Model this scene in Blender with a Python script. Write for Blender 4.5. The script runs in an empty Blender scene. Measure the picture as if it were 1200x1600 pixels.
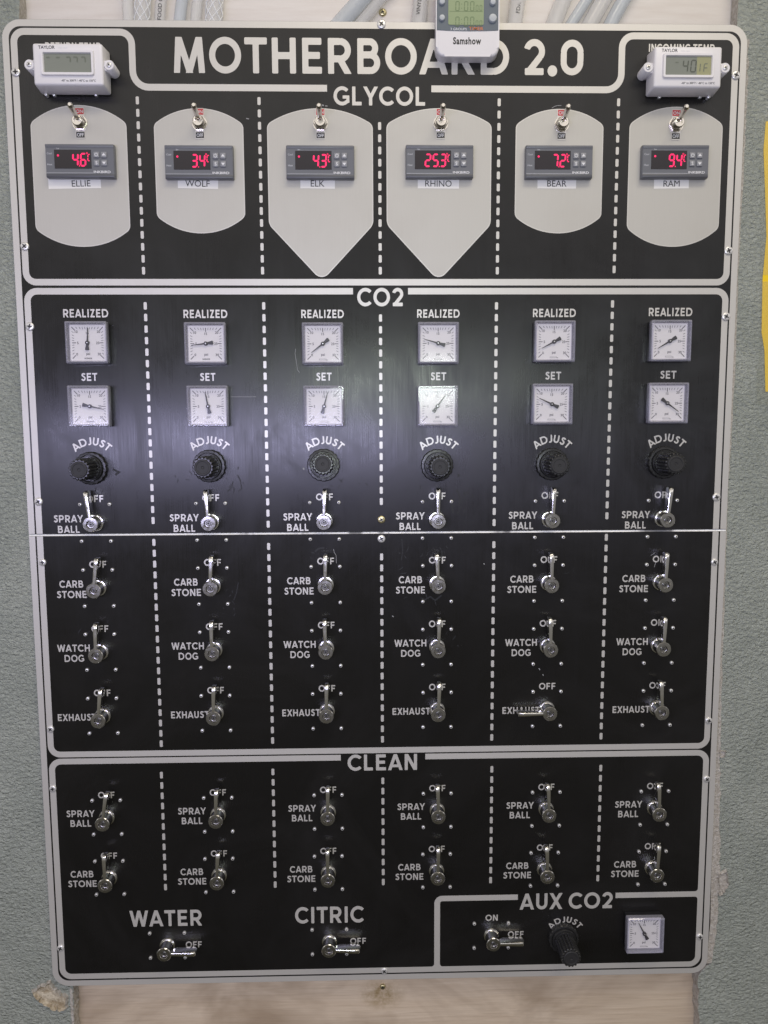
import bpy, bmesh, math, random
import numpy as np
from mathutils import Matrix, Vector
from mathutils.geometry import tessellate_polygon

R_ = math.radians
random.seed(7)
S = bpy.context.scene
COL = S.collection

# ------------------------------------------------------------------ camera
W = 0.780                      # panel width in metres; panel front lies in y = 0, bottom edge z = 0
CAM = Vector((0.37401291, -0.85140777, 0.65174629))
ROT = Matrix(((0.999722038953042, 0.006732502049523404, -0.02259465086531411),
              (-0.023182018792671354, 0.1061575453649382, -0.9940790559944348),
              (-0.0042940466076311565, 0.9943265303602452, 0.10628411069151981)))
cam = bpy.data.cameras.new('camera')
cam.sensor_fit = 'HORIZONTAL'; cam.sensor_width = 36.0; cam.lens = 36.0
cam.clip_start = 0.01; cam.clip_end = 50
co = bpy.data.objects.new('camera', cam); COL.objects.link(co)
co.matrix_world = Matrix.Translation(CAM) @ ROT.to_4x4()
S.camera = co

# ------------------------------------------------------------------ world, lamps, exposure
world = bpy.data.worlds.new('World'); S.world = world; world.use_nodes = True
nt = world.node_tree; nt.nodes.clear()
tc = nt.nodes.new('ShaderNodeTexCoord'); sx = nt.nodes.new('ShaderNodeSeparateXYZ')
mr = nt.nodes.new('ShaderNodeMapRange'); mr.inputs[1].default_value = -1; mr.inputs[2].default_value = 1
ramp = nt.nodes.new('ShaderNodeValToRGB'); bg = nt.nodes.new('ShaderNodeBackground'); wo = nt.nodes.new('ShaderNodeOutputWorld')
nt.links.new(tc.outputs['Generated'], sx.inputs[0]); nt.links.new(sx.outputs['Z'], mr.inputs[0])
nt.links.new(mr.outputs[0], ramp.inputs[0]); nt.links.new(ramp.outputs[0], bg.inputs[0]); nt.links.new(bg.outputs[0], wo.inputs[0])
cr = ramp.color_ramp
WORLD_RAMP = [(0.0, (0.10, 0.09, 0.06)), (0.20, (0.11, 0.10, 0.07)), (0.36, (0.36, 0.34, 0.29)), (0.50, (0.62, 0.60, 0.60)),
              (0.60, (1.05, 1.02, 1.04)), (0.69, (3.3, 3.14, 3.0)), (0.77, (0.80, 0.74, 0.68)), (1.0, (0.60, 0.54, 0.48))]
cr.elements[0].position = 0; cr.elements[1].position = 1
for p, c in WORLD_RAMP[1:-1]: cr.elements.new(p)
for e, (p, c) in zip(cr.elements, WORLD_RAMP): e.position = p; e.color = (*c, 1)
bg.inputs[1].default_value = 0.44

def area(name, loc, target, sx, sy, power, col):
    l = bpy.data.lights.new(name, 'AREA'); l.shape = 'RECTANGLE'; l.size = sx; l.size_y = sy
    l.energy = power; l.color = col
    o = bpy.data.objects.new(name, l); COL.objects.link(o); o.location = loc
    o.rotation_euler = (Vector(target) - Vector(loc)).to_track_quat('-Z', 'Y').to_euler()
    return o
area('ceiling_lamp', (0.80, -1.15, 2.15), (0.5, 0, 0.75), 1.2, 0.35, 12.4, (1.0, 0.91, 0.74))
# lamps behind the camera, the lower added for the violet glow on the panel
# the upper shows in the SET gauge windows of the third and fourth column
area('glare_lamp', (0.455, -1.2, 0.772), (0.39, 0, 0.62), 0.30, 0.085, 2.2, (0.88, 1.0, 0.88))
area('glare_lamp', (0.07, -1.2, 0.622), (0.39, 0, 0.62), 0.95, 0.085, 6.9, (0.66, 0.64, 1.0))

S.view_settings.view_transform = 'Standard'; S.view_settings.look = 'None'
S.view_settings.exposure = 0; S.view_settings.gamma = 1; S.view_settings.use_curve_mapping = False
S.cycles.max_bounces = 8; S.cycles.transparent_max_bounces = 12

def at(px, py, d=0.0):
    """point of the plane d metres in front of the panel that the photo shows at pixel px, py"""
    v = ROT @ Vector(((px-600)/1200.0, -(py-800)/1200.0, -1.0))
    t = (-d - CAM.y)/v.y
    p = CAM + v*t
    return p.x, p.z
TOP = 1.0753
# ------------------------------------------------------------------ materials
MATS = {}
def mat(name, base, rough=0.5, metal=0.0, spec=0.5, emit=None, estr=0, alpha=1.0, coat=0):
    m = bpy.data.materials.new(name); m.use_nodes = True
    b = m.node_tree.nodes['Principled BSDF']
    b.inputs['Base Color'].default_value = (*base, 1); b.inputs['Roughness'].default_value = rough
    b.inputs['Metallic'].default_value = metal; b.inputs['Specular IOR Level'].default_value = spec
    b.inputs['Alpha'].default_value = alpha; b.inputs['Coat Weight'].default_value = coat
    if emit: b.inputs['Emission Color'].default_value = (*emit, 1); b.inputs['Emission Strength'].default_value = estr
    MATS[name] = m
    return m
def nodes(m): return m.node_tree, m.node_tree.nodes['Principled BSDF']
def noise(t, scale, detail=4, rough=0.6, stretch=(1, 1, 1), dist=0):
    g = t.nodes.new('ShaderNodeNewGeometry'); mp = t.nodes.new('ShaderNodeMapping')
    mp.inputs['Scale'].default_value = stretch
    t.links.new(g.outputs['Position'], mp.inputs[0])
    n = t.nodes.new('ShaderNodeTexNoise'); n.inputs['Scale'].default_value = scale
    n.inputs['Detail'].default_value = detail; n.inputs['Roughness'].default_value = rough; n.inputs['Distortion'].default_value = dist
    t.links.new(mp.outputs[0], n.inputs['Vector'])
    return n
def maprange(t, sock, a, b, c, d):
    r = t.nodes.new('ShaderNodeMapRange'); r.clamp = True
    for i, v in enumerate((a, b, c, d)): r.inputs[1+i].default_value = v
    t.links.new(sock, r.inputs[0]); return r.outputs[0]
def mixcol(t, fac, c1, c2):
    x = t.nodes.new('ShaderNodeMix'); x.data_type = 'RGBA'
    t.links.new(fac, x.inputs[0])
    for i, c in ((6, c1), (7, c2)):
        if isinstance(c, tuple): x.inputs[i].default_value = (*c, 1)
        else: t.links.new(c, x.inputs[i])
    return x.outputs[2]
def math_(t, op, a, b):
    x = t.nodes.new('ShaderNodeMath'); x.operation = op
    for i, v in enumerate((a, b)):
        if isinstance(v, (int, float)): x.inputs[i].default_value = v
        else: t.links.new(v, x.inputs[i])
    return x.outputs[0]
def bump(t, b, sock, strength, dist=0.001):
    n = t.nodes.new('ShaderNodeBump'); n.inputs['Strength'].default_value = strength; n.inputs['Distance'].default_value = dist
    t.links.new(sock, n.inputs['Height']); t.links.new(n.outputs[0], b.inputs['Normal'])

# black printed panel: satin, wiped and greasy in places, faint vertical brushing
m = mat('panel_black', (0.012, 0.0118, 0.013), 0.34, spec=0.45)
t, b = nodes(m)
sm = noise(t, 11, 6, 0.65, (1, 1, 0.6), 0.8); brush = noise(t, 60, 3, 0.5, (14, 1, 0.25)); fine = noise(t, 900, 2)
r1 = maprange(t, sm.outputs['Fac'], 0.36, 0.68, 0.25, 0.40)
r2 = maprange(t, brush.outputs['Fac'], 0.3, 0.7, -0.03, 0.03)
t.links.new(math_(t, 'ADD', r1, r2), b.inputs['Roughness'])
dust = noise(t, 420, 2, 0.7); dm = maprange(t, dust.outputs['Fac'], 0.73, 0.80, 0, 0.5)
sp = noise(t, 5, 5, 0.7, (1, 1, 1), 1.5)
c0 = mixcol(t, maprange(t, sp.outputs['Fac'], 0.4, 0.75, 0, 1), (0.0072, 0.0068, 0.0066), (0.0135, 0.0128, 0.0128))
t.links.new(mixcol(t, dm, c0, (0.05, 0.05, 0.05)), b.inputs['Base Color'])
bump(t, b, brush.outputs['Fac'], 0.04, 0.0004)
b.inputs['Anisotropic'].default_value = 0.72          # vertical brushing under the print spreads highlights sideways
cx = t.nodes.new('ShaderNodeCombineXYZ'); cx.inputs[0].default_value = 1; t.links.new(cx.outputs[0], b.inputs['Tangent'])

# bare aluminium: letters, lines, tank shapes
def alu(name, base, rough, metal):
    m = mat(name, base, rough, metal)
    t, b = nodes(m)
    n = noise(t, 60, 4, 0.6, (14, 1, 0.3)); k = noise(t, 7, 5, 0.65)
    c = mixcol(t, maprange(t, n.outputs['Fac'], 0.3, 0.7, 0, 1), tuple(x*0.985 for x in base), tuple(x*1.015 for x in base))
    c = mixcol(t, maprange(t, k.outputs['Fac'], 0.45, 0.8, 0, 0.35), c, tuple(x*0.82*y for x, y in zip(base, (1, 0.97, 0.92))))
    t.links.new(c, b.inputs['Base Color'])
    t.links.new(maprange(t, k.outputs['Fac'], 0.3, 0.7, rough-0.06, rough+0.08), b.inputs['Roughness'])
    return m
alu('aluminium', (0.60, 0.582, 0.545), 0.42, 0.4)
alu('tank_aluminium', (0.495, 0.480, 0.436), 0.5, 0.2)
m = mat('cut_aluminium', (0.90, 0.90, 0.90), 0.3, 0.35)
t, b = nodes(m)
n = noise(t, 22, 3, 0.6, (1, 0.2, 0.2)); n2 = noise(t, 300, 3)
t.links.new(maprange(t, n.outputs['Fac'], 0.40, 0.52, 0.15, 0.45), b.inputs['Roughness'])
t.links.new(mixcol(t, maprange(t, n.outputs['Fac'], 0.38, 0.44, 0, 1), (0.36, 0.36, 0.37), (0.97, 0.97, 0.97)), b.inputs['Base Color'])  # grey segments imitate dark reflections along the seam in the base colour
m = mat('chrome', (0.78, 0.77, 0.75), 0.14, 1.0)
t, b = nodes(m); n = noise(t, 160, 4); t.links.new(maprange(t, n.outputs['Fac'], 0.3, 0.7, 0.08, 0.24), b.inputs['Roughness'])
m = mat('chrome_worn', (0.50, 0.49, 0.475), 0.2, 1.0)
t, b = nodes(m); n = noise(t, 220, 4); t.links.new(maprange(t, n.outputs['Fac'], 0.3, 0.7, 0.14, 0.28), b.inputs['Roughness'])
mat('nickel', (0.72, 0.68, 0.62), 0.2, 1.0)
mat('steel', (0.74, 0.73, 0.71), 0.33, 0.55)
mat('dark_steel', (0.22, 0.215, 0.21), 0.35, 0.9)
mat('recess_shade', (0.03, 0.03, 0.03), 0.5, 0.3)  # dark colour standing for the shade inside screw slots and sockets
mat('brass', (0.62, 0.55, 0.32), 0.32, 0.9)
mat('cap_plastic', (0.022, 0.0215, 0.022), 0.55, spec=0.4)
m = mat('black_plastic', (0.018, 0.018, 0.0185), 0.35, spec=0.5)
t, b = nodes(m); n = noise(t, 130, 4); t.links.new(maprange(t, n.outputs['Fac'], 0.3, 0.7, 0.20, 0.38), b.inputs['Roughness'])
mat('gauge_black', (0.015, 0.015, 0.017), 0.28)
m = mat('dial_white', (0.70, 0.675, 0.66), 0.5)
mat('dial_ink', (0.045, 0.042, 0.045), 0.6)
mat('dial_ink_pale', (0.13, 0.125, 0.13), 0.6)
mat('needle_black', (0.025, 0.023, 0.025), 0.5)
m = mat('white_plastic', (0.74, 0.72, 0.72), 0.38)
m = mat('white_plastic_shade', (0.66, 0.64, 0.65), 0.45)
m = mat('grey_plastic', (0.135, 0.14, 0.155), 0.38)
mat('grey_plastic_dark', (0.085, 0.088, 0.10), 0.4)
mat('button_grey', (0.24, 0.245, 0.26), 0.4)
mat('print_white', (0.72, 0.72, 0.72), 0.5)
mat('print_pale', (0.60, 0.61, 0.63), 0.5)
mat('print_black', (0.02, 0.02, 0.022), 0.5)
mat('print_orange', (0.55, 0.16, 0.05), 0.5)
mat('display_dark', (0.012, 0.008, 0.012), 0.10)
mat('led_red', (0.02, 0.0, 0.0), 0.5, emit=(1.0, 0.015, 0.13), estr=1.5)
mat('led_ghost', (0.03, 0.006, 0.012), 0.3)
m = mat('lcd_grey', (0.195, 0.21, 0.175), 0.22)
m = mat('lcd_yellow', (0.30, 0.30, 0.16), 0.22)
m = mat('lcd_green', (0.27, 0.335, 0.18), 0.25)
mat('lcd_ink', (0.075, 0.085, 0.065), 0.5)
mat('lcd_ink_green', (0.13, 0.19, 0.085), 0.5)
mat('lcd_ink_faint', (0.14, 0.155, 0.118), 0.5)
mat('timer_face', (0.10, 0.125, 0.15), 0.3)
mat('timer_button', (0.42, 0.45, 0.47), 0.35)
mat('paper_label', (0.80, 0.785, 0.745), 0.55)
mat('plate_red', (0.50, 0.05, 0.055), 0.4)
mat('plate_black', (0.02, 0.02, 0.02), 0.4)
mat('plate_silver', (0.62, 0.60, 0.57), 0.35, 0.5)
mat('scratch', (0.30, 0.30, 0.30), 0.5)
mat('smear', (0.006, 0.006, 0.0065), 0.55)
m = mat('wall_paint', (0.235, 0.262, 0.248), 0.55)
t, b = nodes(m)
n = noise(t, 270, 4, 0.62, (0.8, 1, 1.15), 0.3); k = noise(t, 9, 5, 0.65, (1, 1, 0.8), 0.8); n3 = noise(t, 320, 3)
t.links.new(mixcol(t, maprange(t, k.outputs['Fac'], 0.3, 0.7, 0, 1), (0.36, 0.392, 0.345), (0.475, 0.505, 0.445)), b.inputs['Base Color'])
bump(t, b, math_(t, 'ADD', math_(t, 'MULTIPLY', n.outputs['Fac'], 1.0), math_(t, 'MULTIPLY', n3.outputs['Fac'], 0.25)), 1.0, 0.0085)
m = mat('gypsum', (0.55, 0.52, 0.46), 0.85)
t, b = nodes(m); n = noise(t, 240, 5, 0.7); bump(t, b, n.outputs['Fac'], 0.9, 0.004)
t.links.new(mixcol(t, maprange(t, n.outputs['Fac'], 0.35, 0.65, 0, 1), (0.36, 0.32, 0.26), (0.60, 0.57, 0.52)), b.inputs['Base Color'])
m = mat('torn_paper', (0.45, 0.36, 0.22), 0.85)
t, b = nodes(m); n = noise(t, 120, 5, 0.7); bump(t, b, n.outputs['Fac'], 0.9, 0.004)
t.links.new(mixcol(t, maprange(t, n.outputs['Fac'], 0.35, 0.65, 0, 1), (0.27, 0.20, 0.11), (0.66, 0.59, 0.45)), b.inputs['Base Color'])
m = mat('plywood', (0.58, 0.47, 0.37), 0.6)
t, b = nodes(m)
g = noise(t, 26, 6, 0.65, (0.35, 1, 6), 1.2); g2 = noise(t, 150, 3, 0.6, (0.12, 1, 3)); k = noise(t, 6, 4, 0.6, (1, 1, 1.5), 0.6)
c = mixcol(t, maprange(t, g.outputs['Fac'], 0.35, 0.68, 0, 1), (0.72, 0.60, 0.46), (0.64, 0.515, 0.38))
c = mixcol(t, maprange(t, g2.outputs['Fac'], 0.50, 0.72, 0, 0.35), c, (0.45, 0.34, 0.235))
c = mixcol(t, maprange(t, k.outputs['Fac'], 0.46, 0.66, 0, 0.72), c, (0.33, 0.24, 0.16))
# rust stain round the screw under the panel
gg = t.nodes.new('ShaderNodeNewGeometry'); vm = t.nodes.new('ShaderNodeVectorMath'); vm.operation = 'SUBTRACT'
RUST = at(597, 1553, -0.022)
t.links.new(gg.outputs['Position'], vm.inputs[0]); vm.inputs[1].default_value = (RUST[0], 0.022, RUST[1])
vl = t.nodes.new('ShaderNodeVectorMath'); vl.operation = 'LENGTH'; vs = t.nodes.new('ShaderNodeVectorMath'); vs.operation = 'MULTIPLY'
vs.inputs[1].default_value = (0.75, 0, 1.0); t.links.new(vm.outputs[0], vs.inputs[0]); t.links.new(vs.outputs[0], vl.inputs[0])
rn = noise(t, 90, 4, 0.7)
st = math_(t, 'MULTIPLY', maprange(t, vl.outputs['Value'], 0.004, 0.024, 1, 0), maprange(t, rn.outputs['Fac'], 0.35, 0.65, 0.1, 0.95))
c = mixcol(t, st, c, (0.26, 0.17, 0.05))
t.links.new(c, b.inputs['Base Color']); bump(t, b, g2.outputs['Fac'], 0.25, 0.001)
m = mat('painted_board', (0.72, 0.67, 0.60), 0.5)
t, b = nodes(m); n = noise(t, 30, 5, 0.6, (0.6, 1, 5)); bump(t, b, n.outputs['Fac'], 0.15, 0.001)
t.links.new(mixcol(t, maprange(t, n.outputs['Fac'], 0.3, 0.7, 0, 1), (0.68, 0.625, 0.555), (0.75, 0.705, 0.64)), b.inputs['Base Color'])
mat('yellow_paper', (0.85, 0.58, 0.006), 0.5)
def thin(name, tint, dif, gl, facmin, rough, bumpy=0):
    """clear thin plastic: mostly lets light through, reflects by Fresnel"""
    m = bpy.data.materials.new(name); m.use_nodes = True; t = m.node_tree; t.nodes.clear()
    out = t.nodes.new('ShaderNodeOutputMaterial'); tr = t.nodes.new('ShaderNodeBsdfTransparent'); tr.inputs[0].default_value = (*tint, 1)
    df = t.nodes.new('ShaderNodeBsdfDiffuse'); df.inputs[0].default_value = (*dif, 1)
    gs = t.nodes.new('ShaderNodeBsdfGlossy'); gs.inputs['Roughness'].default_value = rough; gs.inputs[0].default_value = (1, 1, 1, 1)
    a = t.nodes.new('ShaderNodeMixShader'); a.inputs[0].default_value = facmin
    t.links.new(tr.outputs[0], a.inputs[1]); t.links.new(df.outputs[0], a.inputs[2])
    ge = t.nodes.new('ShaderNodeNewGeometry'); dp = t.nodes.new('ShaderNodeVectorMath'); dp.operation = 'DOT_PRODUCT'
    t.links.new(ge.outputs['Normal'], dp.inputs[0]); t.links.new(ge.outputs['Incoming'], dp.inputs[1])
    f0 = ((gl-1)/(gl+1))**2
    fr_ = math_(t, 'ADD', f0, math_(t, 'MULTIPLY', 1-f0, math_(t, 'POWER', math_(t, 'SUBTRACT', 1, math_(t, 'ABSOLUTE', dp.outputs['Value'], 0)), 5)))
    z = t.nodes.new('ShaderNodeMixShader'); t.links.new(fr_, z.inputs[0]); t.links.new(a.outputs[0], z.inputs[1]); t.links.new(gs.outputs[0], z.inputs[2])
    t.links.new(z.outputs[0], out.inputs[0])
    if bumpy:
        n = noise(t, 24, 0, 0.5, (1, 1, 1), 0.8)
        bb = t.nodes.new('ShaderNodeBump'); bb.inputs['Strength'].default_value = bumpy; bb.inputs['Distance'].default_value = 0.004
        t.links.new(n.outputs['Fac'], bb.inputs['Height']); t.links.new(bb.outputs[0], gs.inputs['Normal'])
    MATS[name] = m; return m
thin('clear_window', (0.97, 0.97, 0.98), (0.8, 0.8, 0.9), 1.42, 0.02, 0.13, 0.05)
thin('clear_rim', (0.86, 0.855, 0.94), (0.72, 0.71, 0.82), 1.5, 0.28, 0.04)
thin('clear_hose', (0.93, 0.935, 0.93), (0.88, 0.87, 0.85), 1.45, 0.30, 0.14)
thin('clear_hose_blue', (0.84, 0.87, 0.90), (0.76, 0.79, 0.80), 1.45, 0.38, 0.14)
thin('clear_tape', (0.97, 0.97, 0.95), (0.6, 0.62, 0.6), 1.3, 0.05, 0.2)
mat('hose_braid', (0.80, 0.81, 0.81), 0.5)

# ------------------------------------------------------------------ mesh helpers: local u right, v up, d out of the panel
class MB:
    def __init__(s): s.bm = bmesh.new(); s.mats = []
    def mi(s, m):
        if m not in s.mats: s.mats.append(m)
        return s.mats.index(m)
    def merge(s, other, M=None):
        pass
    def face(s, pts, m):
        vs = [s.bm.verts.new((p[0], -p[2], p[1])) for p in pts]
        f = s.bm.faces.new(vs); f.material_index = s.mi(m); return f
    def box(s, u0, u1, v0, v1, d0, d1, m, bev=0, seg=2, rot=0, taper=0):
        tmp = bmesh.new()
        c, sn = math.cos(rot), math.sin(rot); cu, cv = (u0+u1)/2, (v0+v1)/2
        vs = []
        for d, k in ((d0, 0), (d1, taper)):
            for u, v in ((u0+k, v0+k), (u1-k, v0+k), (u1-k, v1-k), (u0+k, v1-k)):
                x, y = u-cu, v-cv
                vs.append(tmp.verts.new((cu+x*c-y*sn, -d, cv+x*sn+y*c)))
        for q in ((0, 3, 2, 1), (4, 5, 6, 7), (0, 1, 5, 4), (1, 2, 6, 5), (2, 3, 7, 6), (3, 0, 4, 7)):
            tmp.faces.new([vs[i] for i in q])
        if bev: bmesh.ops.bevel(tmp, geom=tmp.edges[:], offset=bev, segments=seg, affect='EDGES', profile=0.5)
        s.absorb(tmp, m)
    def absorb(s, tmp, m):
        bmesh.ops.recalc_face_normals(tmp, faces=tmp.faces[:])
        i = s.mi(m); mp = {}
        for v in tmp.verts: mp[v] = s.bm.verts.new(v.co)
        for f in tmp.faces:
            try: g = s.bm.faces.new([mp[v] for v in f.verts]); g.material_index = i
            except ValueError: pass
        tmp.free()
    def lathe(s, prof, m, cu=0, cv=0, n=32, rfun=None, top=True, du=0, dv=0):
        """prof: (radius, depth) list from the panel outwards; du, dv lean the axis per metre of depth"""
        tmp = bmesh.new(); rings = []
        for r, d in prof:
            rings.append([tmp.verts.new((cu+du*d+(r*(rfun(k/n*2*math.pi, r) if rfun else 1))*math.cos(k/n*2*math.pi), -d,
                                         cv+dv*d+(r*(rfun(k/n*2*math.pi, r) if rfun else 1))*math.sin(k/n*2*math.pi))) for k in range(n)])
        for a, b2 in zip(rings, rings[1:]):
            for k in range(n): tmp.faces.new((a[k], a[(k+1) % n], b2[(k+1) % n], b2[k]))
        if top: tmp.faces.new(rings[-1])
        tmp.faces.new(rings[0][::-1])
        s.absorb(tmp, m)
    def prism(s, pts, d0, d1, m, bev=0, seg=1):
        tmp = bmesh.new()
        a = [tmp.verts.new((u, -d0, v)) for u, v in pts]; c = [tmp.verts.new((u, -d1, v)) for u, v in pts]
        n = len(pts)
        fb = tmp.faces.new(a[::-1]); ft = tmp.faces.new(c)
        for k in range(n): tmp.faces.new((a[k], a[(k+1) % n], c[(k+1) % n], c[k]))
        if bev: bmesh.ops.bevel(tmp, geom=ft.edges[:], offset=bev, segments=seg, affect='EDGES', profile=0.5)
        s.absorb(tmp, m)
    def tube(s, path, r, m, n=14):
        tmp = bmesh.new(); rings = []
        P = [Vector(p) for p in path]
        for i, p in enumerate(P):
            tg = (P[min(i+1, len(P)-1)]-P[max(i-1, 0)]).normalized()
            a = tg.cross(Vector((0, 1, 0.02))).normalized(); c = tg.cross(a).normalized()
            rings.append([tmp.verts.new(p+a*r*math.cos(k/n*2*math.pi)+c*r*math.sin(k/n*2*math.pi)) for k in range(n)])
        for a, c in zip(rings, rings[1:]):
            for k in range(n): tmp.faces.new((a[k], a[(k+1) % n], c[(k+1) % n], c[k]))
        tmp.faces.new(rings[0]); tmp.faces.new(rings[-1][::-1])
        s.absorb(tmp, m)
    def sheet(s, tris, m, d=0.0, f=None):
        """flat triangulated polygons: (verts, tris), optional f maps (x, y) to (u, v)"""
        V, T = tris; i = s.mi(m)
        vs = [s.bm.verts.new((*( (q := (f(*p) if f else p))[:1]), -d, q[1])) for p in V]
        for tr in T:
            try: g = s.bm.faces.new([vs[k] for k in tr]); g.material_index = i
            except ValueError: continue
            g.normal_update()
            if g.normal.y > 0: g.normal_flip()
    def build(s, name, parent=None, loc=None, smooth=38):
        me = bpy.data.meshes.new(name)
        if smooth:
            s.bm.normal_update()
            for f in s.bm.faces: f.smooth = True
            for e in s.bm.edges:
                if len(e.link_faces) == 2: e.smooth = e.calc_face_angle(0) < R_(smooth)
        s.bm.to_mesh(me); s.bm.free()
        for m in s.mats: me.materials.append(MATS[m])
        o = bpy.data.objects.new(name, me); COL.objects.link(o)
        if parent: o.parent = parent
        if loc: o.location = loc
        return o
def one(name, parent, fn, loc=None, smooth=38):
    b = MB(); fn(b); return b.build(name, parent, loc, smooth)
def tag(o, label, cat, group=None, kind=None):
    if label: o['label'] = label
    if cat: o['category'] = cat
    if group: o['group'] = group
    if kind: o['kind'] = kind
    return o
def empty(name, uv, label, cat, group=None, y=0.0):
    o = bpy.data.objects.new(name, None); COL.objects.link(o); o.empty_display_size = 0.01
    o.location = (uv[0], y, uv[1]); return tag(o, label, cat, group)
def dup(o, parent=None):
    c = o.copy(); COL.objects.link(c)
    if parent: c.parent = parent
    for ch in list(o.children): dup(ch, c)
    return c
def polyfill(loops):
    V = [p for l in loops for p in l]
    T = tessellate_polygon([[Vector((x, y, 0)) for x, y in l] for l in loops])
    return V, T

# ------------------------------------------------------------------ round geometric sign lettering, grown from strokes
TS = 0.195; HS = TS/2
def s_box(X, Y, x0, y0, x1, y1, w=None, rc=0.03):
    hw = (w or TS)/2
    dx, dy = x1-x0, y1-y0; L = math.hypot(dx, dy); ux, uy = dx/L, dy/L
    px, py = X-(x0+x1)/2, Y-(y0+y1)/2
    a = np.abs(px*ux+py*uy)-L/2+rc; c = np.abs(-px*uy+py*ux)-hw+rc
    return np.hypot(np.maximum(a, 0), np.maximum(c, 0))+np.minimum(np.maximum(a, c), 0)-rc
def s_arc(X, Y, cx, cy, r, a0, a1, rx=1.0, rc=0.03):
    px, py = (X-cx)/rx, Y-cy
    rr = np.hypot(px, py)
    if a1-a0 >= 360: return np.abs(rr-r)-HS
    mid, half = R_((a0+a1)/2), R_((a1-a0)/2)
    an = np.abs((np.arctan2(py, px)-mid+math.pi) % (2*math.pi)-math.pi)
    a = (an-half)*r+rc; c = np.abs(rr-r)-HS+rc
    return np.hypot(np.maximum(a, 0), np.maximum(c, 0))+np.minimum(np.maximum(a, c), 0)-rc
def s_poly(X, Y, pts):
    d = np.full(X.shape, 9.0)
    for (x0, y0), (x1, y1) in zip(pts, pts[1:]):
        dx, dy = x1-x0, y1-y0; q = np.clip(((X-x0)*dx+(Y-y0)*dy)/(dx*dx+dy*dy), 0, 1)
        d = np.minimum(d, np.hypot(X-x0-q*dx, Y-y0-q*dy))
    d = d-HS
    for e, p in ((pts[0], pts[1]), (pts[-1], pts[-2])):
        dx, dy = e[0]-p[0], e[1]-p[1]; L = math.hypot(dx, dy)
        pl = ((X-e[0])*dx+(Y-e[1])*dy)/L
        d = np.where(np.hypot(X-e[0], Y-e[1]) < TS*0.9, np.maximum(d, pl), d)
    return d
def B(*a): return ('B',)+a
def Dg(x0, y0, x1, y1, e=0.16, e0=None):
    e0 = e if e0 is None else e0      # diagonal, run past the cap lines and cut level with them
    dx, dy = x1-x0, y1-y0; L = math.hypot(dx, dy)
    return ('D', x0-dx/L*e0, y0-dy/L*e0, x1+dx/L*e, y1+dy/L*e)
def Ar(*a): return ('A',)+a
h, q = HS, 1-HS
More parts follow.
